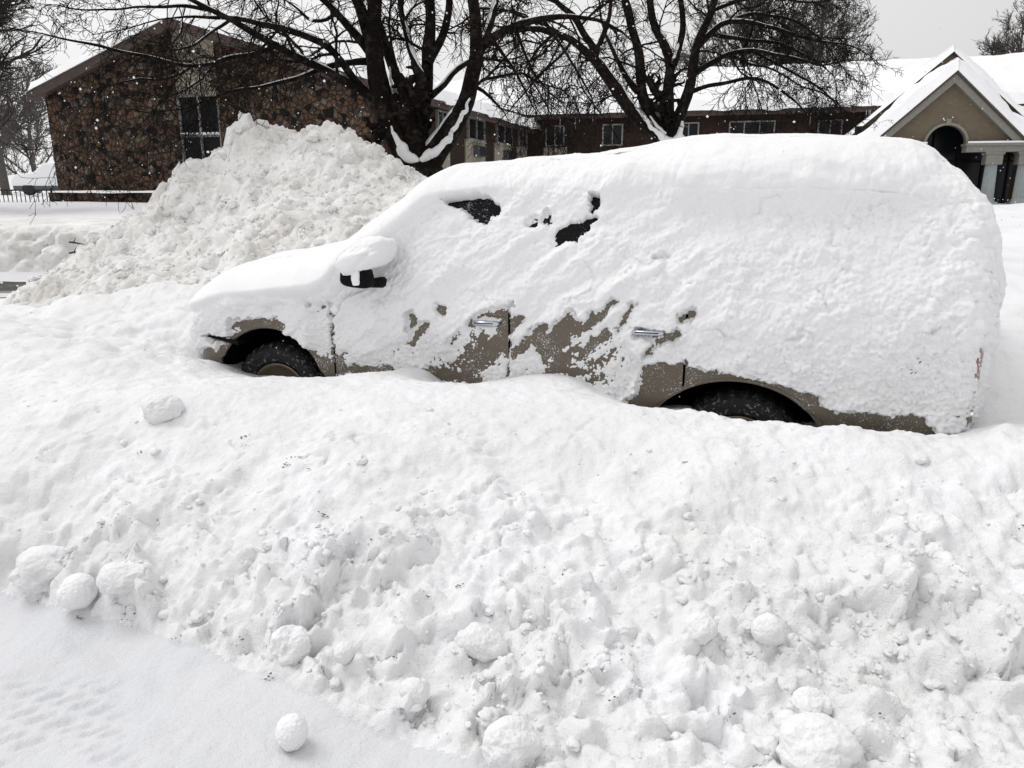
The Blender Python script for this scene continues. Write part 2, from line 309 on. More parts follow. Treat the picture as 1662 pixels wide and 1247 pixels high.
# stone gable wall (with a tall slot for the window strip)
m = MB(); x0, x1 = 5.62, 7.32
m.prism([fg(0, 0, GZ), fg(x0, 0, GZ), fg(x0, 0, rakeL(x0)), fg(0, 0, rakeL(0))], E2 * .3)
m.prism([fg(x1, 0, GZ), fg(WR, 0, GZ), fg(WR, 0, rakeR(WR)), fg(x1, 0, rakeR(x1))], E2 * .3)
m.prism([fg(x0, .06, GZ), fg(x1, .06, GZ), fg(x1, .06, 2.2), fg(x0, .06, 2.2)], E2 * .2)
m.build('stone_wall', M['stone'], bld)
m = MB(); m.prism([fg(x0, .08, 4.98), fg(x1, .08, 4.98), fg(x1, .08, rakeR(x1)), fg(PK, .08, PZ), fg(x0, .08, rakeL(x0))], E2 * .1)
m.build('gable_panel', M['beige'], bld)
def window(fr, a0, a1, z0, z1, parent, cols=2, rows=1, fw=.06, snow=False):
    f = MB()
    for (p, q) in ((a0, a0 + fw), (a1 - fw, a1)): f.fbox(fr, p, q, -.02, .10, z0, z1)
    f.fbox(fr, a0 + fw, a1 - fw, -.02, .10, z0, z0 + fw); f.fbox(fr, a0 + fw, a1 - fw, -.02, .10, z1 - fw, z1)
    for k in range(1, cols):
        c = a0 + (a1 - a0) * k / cols; f.fbox(fr, c - fw * .4, c + fw * .4, -.01, .09, z0 + fw, z1 - fw)
    for k in range(1, rows):
        c = z0 + (z1 - z0) * k / rows
        for j in range(cols):
            l = a0 + (a1 - a0) * j / cols; r = a0 + (a1 - a0) * (j + 1) / cols
            f.fbox(fr, l + fw * (1 if j == 0 else .4), r - fw * (1 if j == cols - 1 else .4), -.01, .09, c - fw * .4, c + fw * .4)
    o = f.build('window', M['frame'], parent)
    p = MB(); p.fbox(fr, a0 + fw * .5, a1 - fw * .5, .05, .07, z0 + fw * .5, z1 - fw * .5); p.build('pane', M['pane'], o)
    if snow:
        s = MB()
        for j in range(cols):
            l = a0 + (a1 - a0) * j / cols + fw * .7; r = a0 + (a1 - a0) * (j + 1) / cols - fw * .7; c = (z0 + z1) / 2 + fw * .4
            s.fbox(fr, l, r, -.10, .045, c + .003, c + .085)
        s.build('ledge_snow', M['snow_far'], o, bevel=.03, smooth=True)
    return o
window(lambda a, b, z: fg(a, .06 + b, z), x0, x1, 2.2, 4.975, bld, 2, 2, .085, True)
# roof of gable + side wing
DL = 26.0; OV = .32
m = MB(); th = np.array([0, 0, .26])
def q4(s0, z0, s1, z1, d0, d1): return [fg(s0, d0, z0), fg(s1, d0, z1), fg(s1, d1, z1), fg(s0, d1, z0)]
m.prism(q4(-.42, rakeL(-.42), PK, PZ, -OV, DL), th); m.prism(q4(PK, PZ, WR + .55, rakeR(WR + .55), -OV, 20.0), th)
m.build('roof', M['fascia'], bld)
m = MB()   # fascia boards on the gable's rakes
m.prism([fg(-.45, -OV - .05, rakeL(-.45) - .06), fg(PK, -OV - .05, PZ - .06), fg(PK, -OV - .05, PZ + .27), fg(-.45, -OV - .05, rakeL(-.45) + .27)], E2 * .045)
m.prism([fg(PK, -OV - .05, PZ - .06), fg(13.6, -OV - .05, rakeR(13.6) - .06), fg(13.6, -OV - .05, rakeR(13.6) + .27), fg(PK, -OV - .05, PZ + .27)], E2 * .045)
m.build('fascia', M['fascia'], bld)
up = np.array([0, 0, .268])
roof_snow('roof_snow', [fg(-.45, DL, rakeL(-.45)) + up, fg(-.45, -OV - .1, rakeL(-.45)) + up, fg(PK, -OV - .1, PZ) + up, fg(PK, DL, PZ) + up], .34, bld, 3, edge=.07)
roof_snow('roof_snow', [fg(WR + .55, -OV - .1, rakeR(WR + .55)) + up, fg(WR + .55, 20.6, rakeR(WR + .55)) + up, fg(PK, 26, PZ) + up, fg(PK, -OV - .1, PZ) + up], .42, bld, 11, lip=.1, edge=.07)
# side wing wall (brick) with panels, windows and air conditioners
def fs(a, b, z): return fg(WR - b, a, z)           # a along the side wall, b into the wall (outward is negative b)
m = MB(); m.fbox(fs, .3, 20.5, .0, .3, GZ, rakeR(WR) + .2); m.build('brick_wall', M['brick'], bld)
for (a0, a1, z0, z1, pan) in ((2.2, 3.3, 3.85, 4.83, 1), (5.95, 7.15, 3.9, 4.85, 0), (9.75, 12.15, 3.92, 4.9, 1), (14.2, 17.0, 3.98, 4.95, 1), (18.5, 20.1, 4.02, 5.0, 1)):
    window(lambda a, b, z: fs(a, b - .10, z), a0, a1, z0, z1, bld, 2, 1, .07)
    if pan:
        p = MB(); p.fbox(fs, a0 - .3, a1 + .15, -.06, 0, 2.3, z0 - .06); p.fbox(fs, a0 - .34, a1 + .19, -.12, 0, z0 - .058, z0 - .003); p.build('panel', M['beige'], bld)
for (a0, a1) in ((10.5, 11.7), (15.4, 16.5)):
    p = MB(); p.fbox(fs, a0, a1, -.32, -.063, 3.22, 3.72); ac = p.build('air_conditioner', M['metal'], bld, bevel=.02)
    p = MB()
    for k in range(9): p.fbox(fs, a0 + .06, a1 - .06, -.34, -.322, 3.27 + k * .046, 3.29 + k * .046)
    p.build('grille', M['black'], ac)
window(lambda a, b, z: fs(a, b - .08, z), 5.8, 7.1, 2.15, 2.5, bld, 2, 1, .05)
p = MB(); p.fbox(fs, 5.5, 7.4, -.06, 0, 2.56, 3.4); p.build('panel', M['beige'], bld)
# cross wing
CD = 20.5; CE = 5.62
m = MB(); m.fbox(fg, WR + .0, 52, CD, CD + .3, GZ, CE - .02); m.build('brick_wall', M['brick'], bld)
for (a0, a1, z0, z1) in ((14.1, 15.2, 4.12, 5.24), (17.35, 18.5, 4.1, 5.26), (21.5, 22.6, 4.1, 5.26), (24.15, 26.5, 4.1, 5.27), (28.6, 29.8, 4.1, 5.24)):
    window(lambda a, b, z: fg(a, CD - .10 + b, z), a0, a1, z0, z1, bld, 3 if a1 - a0 > 2 else 2, 1, .075)
p = MB(); p.fbox(fg, 14.0, 15.35, CD - .06, CD, 2.6, 4.06); p.build('panel', M['beige'], bld)
m = MB(); RZ = 8.15
m.prism([fg(WR + .1, CD - .75, CE), fg(52, CD - .75, CE), fg(52, CD + 6, RZ + .25), fg(WR - 6, CD + 6, RZ), fg(WR - 2, CD + 1, CE + .7)], np.array([0, 0, .18]))
m.build('roof', M['fascia'], bld)
m = MB(); m.fbox(fg, WR + .6, 31.2, CD - .82, CD - .755, CE - .10, CE + .19); m.build('fascia', M['fascia'], bld)
u2 = np.array([0, 0, .19])
roof_snow('roof_snow', [fg(WR + .0, CD - .85, CE) + u2, fg(52, CD - .85, CE) + u2, fg(52, CD + 6, RZ + .3) + u2, fg(WR - 8, CD + 6, RZ) + u2], .46, bld, 23, lip=.22)
m = MB()
rg = random.Random(5)
for k in range(10):
    s = rg.choice([rg.uniform(14.6, 17.2), rg.uniform(27, 31), rg.uniform(17, 31)]); L = rg.uniform(.25, .95); c = fg(s, CD - .9, CE - .02)
    m = MB(); m.tube([c, c - np.array([0, 0, L * .5]), c - np.array([0, 0, L])], [.03, .018, .003], 5); m.build('icicle', M['ice'], bld, smooth=True)
reroot(bld, tuple(fg(WR / 2, 0, 1.45)))
tag(bld, 'long brown building with a fieldstone gable end, brick wings and thick snow on its roofs', 'building')

# ------------------------------------------------------------------ entrance portico
por = empty('entrance_portico'); PD = 15.5; PC = 33.58; AP = 6.62; SLP = .95; HW = 3.5
def rk(s): return AP - SLP * abs(s - PC)
AR, AZ = .80, 3.72
arc = [(PC + AR * math.cos(t), AZ + AR * math.sin(t)) for t in np.linspace(0, math.pi, 25)]
m = MB(); o_ = -.22                                  # tympanum with an arched opening: two halves
for sg in (1, -1):
    a_ = [(s, z) for s, z in arc if (s - PC) * sg >= -1e-6]; a_ = sorted(a_, key=lambda q: q[1])
    lim = PC + sg * (AP + o_ - AZ - .35) / SLP
    poly = [(PC + sg * AR, AZ)] + a_[1:] + [(PC, AP + o_), (lim, AZ + .35), (lim, AZ)]
    m.prism([fg(s, PD, z) for s, z in poly], E2 * .35)
m.build('pediment', M['stucco'], por)
m = MB()
for k in range(24):
    (sa, za), (sb, zb) = arc[k], arc[k + 1]; q = 1.14
    pa = (PC + (sa - PC) * q, AZ + (za - AZ) * q); pb = (PC + (sb - PC) * q, AZ + (zb - AZ) * q)
    m.prism([fg(sa, PD - .06, za), fg(sb, PD - .06, zb), fg(pb[0], PD - .06, pb[1]), fg(pa[0], PD - .06, pa[1])], E2 * .058)
m.fbox(fg, PC - .1, PC + .1, PD - .09, PD - .062, AZ + AR, AZ + AR * 1.14 + .16)
m.build('arch_surround', M['trim'], por)
m = MB()
for sg in (1, -1):
    e = PC + sg * HW
    m.prism([fg(PC, PD - .3, AP - .36), fg(e, PD - .3, rk(e) - .36), fg(e, PD - .3, rk(e)), fg(PC, PD - .3, AP)], E2 * .298)
m.build('raking_cornice', M['trim'], por)
m = MB()
for (a, b) in ((PC - HW - .3, PC - AR * 1.0), (PC + AR * 1.0, PC + HW + .3)):
    m.fbox(fg, a, b, PD - .28, PD + .5, 3.36, AZ - .10); m.fbox(fg, a - .06, b + .06 if b > PC + 2 else b, PD - .38, PD + .5, AZ - .098, AZ)
m.build('entablature', M['trim'], por)
for (a, b) in ((PC - HW - .3, PC - AR), (PC + AR, PC + HW + .3)):
    m = MB(); m.fbox(fg, a, b, PD - .40, PD - .305, AZ + .003, AZ + .09); m.build('ledge_snow', M['snow_far'], por, bevel=.04, smooth=True)
for s in (PC - 3.25, PC - 1.97, PC + 1.97, PC + 3.25):
    c = MB(); n = 20; rr = [.275, .27, .25, .235]
    V = []; zz = [1.35, 1.42, 2.2, 2.82]
    for z, r_ in zip(zz, rr):
        for k in range(n * 2):
            q = r_ * (1 if k % 2 == 0 else .90); a = math.pi * k / n; V.append(fg(s + q * math.cos(a), PD + .1 + q * math.sin(a), z))
    c.add(V, [(i * 2 * n + k, i * 2 * n + (k + 1) % (2 * n), (i + 1) * 2 * n + (k + 1) % (2 * n), (i + 1) * 2 * n + k) for i in range(3) for k in range(2 * n)])
    c.fbox(fg, s - .36, s + .36, PD - .26, PD + .46, 1.0, 1.22); c.tube([fg(s, PD + .1, 1.22), fg(s, PD + .1, 1.36)], [.34, .29], 20)
    co = c.build('column', M['column'], por)
    c = MB(); c.fbox(fg, s - .33, s + .33, PD - .23, PD + .43, 2.822, 3.25); c.fbox(fg, s - .38, s + .38, PD - .27, PD + .47, 3.252, 3.357); c.build('capital', M['trim'], co)
m = MB(); m.fbox(fg, PC - HW, PC + HW, PD + 2.4, PD + 2.5, 1.0, AZ + 1.0); m.build('glass_front', M['pane'], por)
m = MB()
for s in np.arange(PC - 3.3, PC + 3.4, 1.1): m.fbox(fg, s - .04, s + .04, PD + 2.3, PD + 2.395, 1.0, AZ + .9)
m.fbox(fg, PC - HW, PC + HW, PD + 2.26, PD + 2.298, 3.0, 3.08); m.build('door_frame', M['black'], por)
m = MB()
for sg in (1, -1):
    e = PC + sg * (HW + .05); m.prism([fg(PC, PD - .4, AP + .003), fg(e, PD - .4, rk(e) + .003), fg(e, PD - .4, rk(e) + .12), fg(PC, PD - .4, AP + .12)], E2 * 6)
# taller gable behind
C2, A2, S2, D2, H2 = 34.0, 7.90, .90, PD + 2.6, 4.3
m.build('roof', M['fascia'], por)
m = MB()
for sg in (1, -1):
    e = C2 + sg * H2; m.prism([fg(C2, D2, A2), fg(e, D2, A2 - S2 * H2), fg(e, D2, A2 - S2 * H2 + .035), fg(C2, D2, A2 + .035)], E2 * 6)
m.build('roof', M['fascia'], por)
m = MB(); m.prism([fg(C2, D2 + .3, A2 - .01), fg(C2 - H2, D2 + .3, A2 - .01 - S2 * H2), fg(C2 + H2, D2 + .3, A2 - .01 - S2 * H2)], E2 * .1); m.build('upper_gable', M['stucco'], por)
u3 = np.array([0, 0, .125]); u4 = np.array([0, 0, .04])
for sg in (1, -1):
    e = PC + sg * (HW + .15)
    A_, B_ = fg(e, PD - .5, rk(e)) + u3, fg(e, PD + 3.2, rk(e)) + u3; C_, D_ = fg(PC, PD + 3.2, AP) + u3, fg(PC, PD - .5, AP) + u3
    roof_snow('roof_snow', [A_, B_, C_, D_] if sg > 0 else [B_, A_, D_, C_], .74, por, 31 + sg, .14, .30)
    e = C2 + sg * H2; ze = A2 - S2 * H2
    A_, B_ = fg(e, D2 - .05, ze) + u4, fg(e, D2 + 6, ze) + u4; C_, D_ = fg(C2, D2 + 6, A2) + u4, fg(C2, D2 - .05, A2) + u4
    roof_snow('roof_snow', [A_, B_, C_, D_] if sg > 0 else [B_, A_, D_, C_], .45 if sg > 0 else .16, por, 41 + sg, .16, .3)
reroot(por, tuple(fg(PC, PD, 1.2)))
tag(por, 'entrance portico with tan gable, arched opening and pale fluted columns under thick snow', 'portico')

# low stone wall, railing and snowed-in car by the stone gable
m = MB(); m.fbox(fg, .55, 5.6, -1.0, -.65, .9, 1.66); lw = m.build('low_wall', M['stone'])
tag(lw, 'low dark stone wall topped with a strip of snow below the stone gable', 'wall')
lp = np.array([.5, 5.65]); roof_snow('cap_snow', [fg(.5, -1.05, 1.664), fg(5.65, -1.05, 1.664), fg(5.65, -.6, 1.664), fg(.5, -.6, 1.664)], .06, lw, 2, .08, .1)
fe = empty('picket_fence')
def ff(a, b, z): return np.array([-24 + a, 28.6 + b - .05 * a, z])
m = MB(); m.fbox(ff, 0, 7.7, -.02, .02, 1.72, 1.77); m.fbox(ff, 0, 7.7, -.02, .02, 1.20, 1.24); m.build('rail', M['iron'], fe)
m = MB()
for k in range(48): m.tube([ff(.05 + k * .16, 0, 1.15), ff(.05 + k * .16, 0, 1.735)], .016, 5)
for k in range(4): m.tube([ff(.1 + k * 2.5, 0, 1.0), ff(.1 + k * 2.5, 0, 1.82)], .035, 6)
m.build('pickets', M['iron'], fe)
reroot(fe, tuple(ff(3.8, 0, 1.2))); tag(fe, 'thin black metal picket fence standing in snow left of the stone wall', 'fence')

# ------------------------------------------------------------------ car frame (needed by the snow round it)
CA = R(17.5); UD = np.array([math.cos(CA), -math.sin(CA), 0]); WD = np.array([math.sin(CA), math.cos(CA), 0]); C0 = np.array([-1.563, 5.165, 0])
def cf(u, w_, z): return C0 + UD * u + WD * w_ + np.array([0, 0, z])
def car_at(px, py, w_=0):
    P = onplane(px, py, C0 + WD * w_, WD); return P

# ------------------------------------------------------------------ terrain
def base_z(X, Y):
    X = np.asarray(X, float); Y = np.asarray(Y, float)
    z = .12 + .95 * sstep(13, 19.5, Y) * sstep(3, -3, X) + .30 * sstep(19, 31, Y) * sstep(3, -3, X)
    z = z + sstep(-3, 3, X) * (.18 * sstep(5, 9, Y) + .82 * sstep(12, 31, Y))
    # driveway on the left stays low until its far kerb
    drv = sstep(-4.5, -6.5, X); kerb = 17.0 + .05 * (X + 9)
    zd = .12 + .92 * sstep(kerb - .9, kerb + .5, Y) + .33 * sstep(kerb, 31, Y)
    return z * (1 - drv) + zd * drv
def axis(segs):
    out = []
    for a, b, st in segs: out += list(np.arange(a, b, st))
    return np.array(out + [segs[-1][1]])
gx = axis([(-400, -80, 16), (-80, -30, 2.5), (-30, -14, .5), (-14, 14, .16), (14, 40, .6), (40, 100, 3), (100, 400, 15)])
gy = axis([(-60, -4, 4), (-4, 0, .4), (0, 22, .16), (22, 40, .5), (40, 100, 3), (100, 600, 20)])
XX, YY = np.meshgrid(gx, gy, indexing='ij'); P2 = np.c_[XX.ravel(), YY.ravel(), np.zeros(XX.size)]
Z = base_z(P2[:, 0], P2[:, 1])
nz = fbm(P2, 2.6, 4, 3); nz2 = lumps(P2, .8, 8, .6)
farflat = sstep(45, 25, np.abs(P2[:, 1])) * sstep(60, 30, np.abs(P2[:, 0]))
road = sstep(-4.5, -6.5, P2[:, 0]) * sstep(17.6, 16.2, P2[:, 1]) * sstep(11, 12.5, P2[:, 1])
bankm = sstep(-4.5, -6.5, P2[:, 0]) * sstep(15.7, 16.4, P2[:, 1]) * sstep(18.6, 17.4, P2[:, 1])
Z = Z + farflat * (1 - road) * .05 * nz * (1 - .7 * sstep(-2, -5, P2[:, 0]) * sstep(17, 19, P2[:, 1])) - .12 * bankm
rmound = sstep(3, 6, P2[:, 0]) * sstep(24, 27, P2[:, 1]) * sstep(31, 28, P2[:, 1]); Z = Z + rmound * .25 * np.clip(nz2 + .5 * nz, 0, 1)
rb = sstep(1.5, 3, P2[:, 0]) * sstep(7.5, 9, P2[:, 1]) * sstep(13, 10.5, P2[:, 1]); Z = Z + rb * (.22 + .25 * fbm(P2, 1.8, 3, 77))
# sunk below the finely built bank, street and pile
inn = sstep(6.1, 5.7, np.abs(P2[:, 0])) * sstep(.9, 1.3, P2[:, 1]) * sstep(7.0, 6.6, P2[:, 1])
Z = Z - .5 * inn
nearf = sstep(2.5, .9, P2[:, 1]) * sstep(9, 6, np.abs(P2[:, 0])); Z = Z - .05 * nearf
gr = npmesh('ground', np.c_[P2[:, :2], Z], gridq(len(gx), len(gy)), M['ground']); tag(gr, 'deep smooth snow over the open ground', kind='structure')
# driveway strip: packed snow and a bared wet streak, left
rx, ry = np.meshgrid(np.linspace(-22, -6.2, 90), np.linspace(12.2, 16.6, 60), indexing='ij'); Pr = np.c_[rx.ravel(), ry.ravel(), np.zeros(rx.size)]
Zr = .14 + .035 * fbm(np.c_[Pr[:, 0] / 5, Pr[:, 1:]], .5, 3, 5) + .05 * sstep(16.0, 16.6, Pr[:, 1])
rd = npmesh('driveway', np.c_[Pr[:, :2], Zr], gridq(90, 60), M['snow_road']); tag(rd, 'snow packed driveway behind the snow pile', kind='structure')
sx_, sy_ = np.meshgrid(np.linspace(-14, -7.4, 120), np.linspace(12.55, 14.1, 50), indexing='ij'); Ps = np.c_[sx_.ravel(), sy_.ravel(), np.zeros(sx_.size)]
wv = fbm(np.c_[Ps[:, 0] / 4, Ps[:, 1:]], .35, 3, 15)
es = np.minimum(sstep(12.55, 12.8, Ps[:, 1]), sstep(14.1, 13.7, Ps[:, 1]))
ws_ = npmesh('wet_track', np.c_[Ps[:, :2], .115 + .09 * es + .045 * wv], gridq(120, 50), M['wet']); tag(ws_, 'bared wet dark wheel track on the driveway', kind='structure')

kx, ky = np.meshgrid(np.arange(-17, -4.0, .045), axis([(15.2, 16.9, .03), (16.9, 19, .08)]), indexing='ij'); Pk = np.c_[kx.ravel(), ky.ravel(), np.zeros(kx.size)]
kl = 15.9 + .05 * (Pk[:, 0] + 9) + .22 * fbm(Pk, 1.6, 3, 401); hk = sstep(0, .85, Pk[:, 1] - kl); zk = .08 + .94 * hk + .16 * sstep(16.5, 19, Pk[:, 1]); Pk[:, 2] = zk; mk = sstep(.02, .3, hk) * sstep(1.0, .75, hk)
dk = .13 * lumps(Pk, .5, 402, .55) + .08 * lumps(Pk, .22, 403, .55) + .05 * billow(Pk, .3, 4, 404, .6); Pk[:, 1] -= (mk + .15 * hk * sstep(18, 16.6, Pk[:, 1])) * dk * 1.2; Pk[:, 2] += (mk * .5 + .25 * hk * sstep(18.2, 16.8, Pk[:, 1])) * dk - .25 * sstep(18.2, 19, ky.ravel()) - .3 * sstep(-4.8, -4.0, kx.ravel())
kb = npmesh('snowbank', Pk, gridq(*kx.shape), M['snow_pile']); tag(kb, 'low grey ploughed snowbank along the far side of the driveway, left of the tall pile', 'snowbank')

# near field: street in front and the ploughed bank along the car
pts, zs = [], []
def ctl(px, py, Y): q = at(px, py, Y); pts.append(q[:2]); zs.append(q[2])
def ctw(X, Y, z): pts.append(np.array([X, Y])); zs.append(z)
for col in ([(0, 950, 3.12), (0, 850, 3.30), (0, 750, 3.55), (0, 660, 3.92), (0, 600, 4.4), (0, 545, 5.2), (0, 522, 6.1)],
            [(200, 1010, 2.82), (200, 900, 3.05), (200, 780, 3.4), (200, 670, 3.85), (220, 615, 4.4), (180, 560, 5.15), (170, 520, 6.0), (250, 460, 6.7)],
            [(420, 1090, 2.46), (420, 960, 2.78), (420, 820, 3.2), (420, 700, 3.65), (420, 645, 4.0), (430, 615, 4.45)],
            [(620, 1190, 2.14), (620, 1050, 2.48), (620, 900, 2.92), (620, 780, 3.3), (620, 690, 3.72), (630, 640, 4.08)],
            [(831, 1247, 1.98), (831, 1100, 2.31), (831, 960, 2.72), (831, 820, 3.2), (831, 720, 3.62), (831, 645, 4.05)],
            [(1050, 1247, 1.97), (1050, 1100, 2.30), (1050, 950, 2.72), (1050, 800, 3.2), (1050, 710, 3.58), (1050, 668, 3.85)],
            [(1350, 1247, 1.96), (1350, 1100, 2.28), (1350, 950, 2.68), (1350, 800, 3.12), (1350, 725, 3.42), (1350, 695, 3.62)],
            [(1662, 1247, 1.95), (1662, 1100, 2.27), (1662, 950, 2.66), (1662, 820, 3.05), (1662, 745, 3.3), (1640, 716, 3.5)],
            [(0, 1100, 2.46), (300, 1200, 2.07), (560, 1247, 1.98), (0, 1247, 2.02), (300, 1100, 2.45)]):
    for c in col: ctl(*c)
for px, py in [(312, 580), (345, 581), (380, 597), (420, 604), (470, 613), (530, 616), (560, 605), (580, 600), (605, 603), (660, 588), (690, 595), (710, 612), (760, 618), (830, 605), (870, 600), (930, 606), (960, 620), (1000, 640), (1030, 663), (1060, 661), (1110, 658), (1160, 672), (1215, 685), (1290, 690), (1330, 692), (1400, 686), (1440, 685), (1490, 704), (1515, 694), (1570, 692)]:
    q = car_at(px, py, -.04); q[2] -= .035 + .045 * (px > 1340) * (px < 1540); pts.append(q[:2]); zs.append(q[2])
    q2 = q + WD * .3; pts.append(q2[:2]); zs.append(q[2] - .05)
for px, py, Y in [(1600, 690, 3.95), (1600, 560, 4.55), (1640, 560, 5.1), (1620, 620, 4.4), (1655, 640, 4.6), (1662, 690, 3.9), (1640, 500, 6.2), (330, 520, 5.9), (290, 520, 5.9)]: ctl(px, py, Y)
for q in [(-6, 1, .10), (-3, .9, .09), (0, .9, .09), (3, .9, .10), (6, .9, .10), (-6, 2.6, .1), (-4.2, 2.6, .1), (6, 2, .16), (6, 2.8, .42), (6, 3.5, .6), (4, 3.2, .56), (5, 5.5, .35), (4, 7, .3), (6, 7, .3), (-6, 3.4, .45), (-6, 4.2, .75), (-6, 5.5, .85), (-6, 7, .55), (-3, 7, .95), (0, 7, .35), (2, 7, .3), (-1, 6, .45), (1, 5.5, .4), (2.4, 5.5, .35), (2.6, 6, .35)]: ctw(*q)
pts = np.array(pts); zs = np.array(zs)
nx = axis([(-6, -3.2, .026), (-3.2, 3.2, .0125), (3.2, 6, .026)]); ny = axis([(.9, 1.7, .03), (1.7, 4.4, .0125), (4.4, 7.0, .022)])
XX, YY = np.meshgrid(nx, ny, indexing='ij'); XY = np.c_[XX.ravel(), YY.ravel()]
B = tps(pts, zs, XY, 2e-3)
P3 = np.c_[XY, B]; PX, PY = proj(P3)
foot = np.interp(PX, [-400, 0, 200, 420, 560, 800, 1100, 3000], [930, 962, 1012, 1092, 1165, 1252, 1420, 2600])
sd = foot - PY + 14 * perlin(P3, .35, 61) + 7 * perlin(P3, .1, 62)            # > 0 on the bank
onb = sstep(-4, 26, sd)
front = np.interp(PX, [-400, 0, 250, 400, 640, 830, 1000, 1300, 1662, 2200], [655, 655, 672, 672, 675, 672, 680, 705, 735, 760])
face = sstep(-25, 55, PY - front)                                             # crest snow stays smoother
clean = sstep(430, 250, PX) * sstep(640, 560, PY)
left = np.maximum(sstep(560, 330, PX) * sstep(560, 520, PY), sstep(1585, 1625, PX) * sstep(735, 700, PY))
n1 = fbm(P3, .55, 3, 1); 
big = lumps(P3, .23, 11, .55, .72); mid = lumps(P3 + .012 * np.c_[n1, n1, n1], .105, 12, .6, .72); sm = lumps(P3, .05, 13, .6, .72); tiny = lumps(P3, .024, 14, .55, .75)
gate = sstep(-.25, .35, fbm(P3, .5, 2, 21)); gate2 = sstep(-.2, .3, fbm(P3, .22, 2, 22))
low = sstep(700, 1000, PY)
amp = onb * (.18 + .82 * face)
wp = np.c_[fbm(P3, .09, 2, 31), fbm(P3, .09, 2, 32), fbm(P3, .09, 2, 33)]
huge = lumps(P3 + .10 * wp, .42, 10, .35, .74); gate = sstep(-.05, .35, fbm(P3, .5, 2, 21)); gate2 = sstep(-.1, .3, fbm(P3, .24, 3, 22)); big = lumps(P3 + .05 * wp, .21, 11, .4, .74); mid = lumps(P3 + .028 * wp, .115, 12, .55, .74); sm = lumps(P3 + .014 * wp, .055, 13, .55, .74)
D = amp * (.06 * n1 + .045 * huge * (.2 + low) + .058 * big * gate * (.30 + 1.5 * low) + .042 * mid * gate2 * (.16 + 1.15 * low) + .016 * sm * gate * (.35 + .8 * low) + .003 * tiny * gate2)
D = D + amp * (.008 + .024 * low) * billow(P3, .16, 4, 41, .6) + amp * (1 - low) * .022 * fbm(P3, .38, 2, 46) + onb * (.006 * fbm(P3, .04, 2, 44) + .0022 * fbm(P3, .016, 2, 45) * (.4 + face))
# crevices between clods
crev = sstep(.10, .0, np.abs(fbm(P3, .26, 3, 52))) * sstep(.1, .5, fbm(P3, .33, 2, 53)); D = D - amp * .034 * crev
D = D + onb * (1 - face) * (.030 * fbm(P3, .42, 3, 71) + .006 * fbm(P3, .06, 2, 72))
D = D + np.maximum(clean, left) * onb * (.05 * lumps(P3, .30, 73, .6) + .03 * lumps(P3, .14, 74, .6))
ridge = np.exp(-((PY - front + 8) / 16) ** 2) * onb * sstep(900, 1150, PX); D = D + ridge * (.018 * mid + .014 * sm); wv0 = (np.c_[XY, B] - C0) @ WD; D = D * (1 - .5 * sstep(-.30, -.08, wv0) * sstep(-1.1, -.6, (np.c_[XY, B] - C0) @ UD))
# street: packed, scuffed, tyre prints bottom left
st = 1 - onb
D = D + st * (.016 * fbm(P3, .34, 3, 81) + .006 * fbm(P3 * np.array([1, .6, 1]), .075, 3, 82) + .006 * 0 * np.clip(billow(np.c_[P3[:, 0] * .6 + P3[:, 1] * .8, P3[:, 1] * .6 - P3[:, 0] * .8, P3[:, 2]] * np.array([.35, 1, 1]), .06, 2, 83), -1, .2))
a_ = R(33); pa = P3[:, 0] * math.cos(a_) + P3[:, 1] * math.sin(a_); qa = -P3[:, 0] * math.sin(a_) + P3[:, 1] * math.cos(a_)
qa = qa + .010 * perlin(P3, .12, 84); row = np.floor(qa / .062); fq = qa / .062 - row; fp = pa / .135 + .37 * row; fp = fp - np.floor(fp)
tm = sstep(265, 190, PX + .35 * (1247 - PY)) * sstep(1085, 1125, PY) * st * sstep(-.35, .1, perlin(P3, .3, 85))
D = D - .014 * tm * sstep(.12, .3, fq) * sstep(.72, .5, fq) * sstep(.06, .2, fp) * sstep(.86, .7, fp)
edge = np.maximum(sstep(5.6, 6, np.abs(XY[:, 0])), np.maximum(sstep(6.5, 7, XY[:, 1]), sstep(1.25, .9, XY[:, 1])))
Zn = (B + D) * (1 - edge) + edge * (base_z(XY[:, 0], XY[:, 1]) - .03)
lean = amp * (1 - edge) * (.055 * big * gate * low + .032 * mid * gate2 * (.3 + .8 * low) + .012 * sm * gate)
Vn = np.c_[XY, Zn]; Vn[:, 1] -= 1.0 * lean; Vn[:, 0] += .30 * lean; Qn = gridq(len(nx), len(ny))
isb = (sd[Qn].mean(1) > 4)
inside = np.abs(((Vn - C0) @ UD - 1.7)) < 2.2; wv_ = (Vn - C0) @ WD; inside &= (wv_ > .35) & (wv_ < 1.65); drop = inside[Qn].all(1)
v_, q_ = compact(Vn, Qn[isb & ~drop]); bank = npmesh('snowbank', v_, q_, M['snow_bank']); tag(bank, 'long lumpy bank of ploughed snow between the street and the buried car', 'snowbank')
v_, q_ = compact(Vn, Qn[~isb & ~drop]); stt = npmesh('street', v_, q_, M['snow_road']); tag(stt, 'street of packed snow with tyre prints', kind='structure')
NEAR = (nx, ny, Zn.reshape(len(nx), len(ny)))
def near_z(X, Y):
    i = np.clip(np.searchsorted(nx, X), 1, len(nx) - 1); j = np.clip(np.searchsorted(ny, Y), 1, len(ny) - 1); return NEAR[2][i, j]
def march(px, py):
    r = ray(px, py); o = np.array([0, 0, CAM_H])
    for t in np.arange(1.5, 8, .01):
        p = o + r * t
        if p[2] < near_z(p[0], p[1]): return p
    return o + r * 4

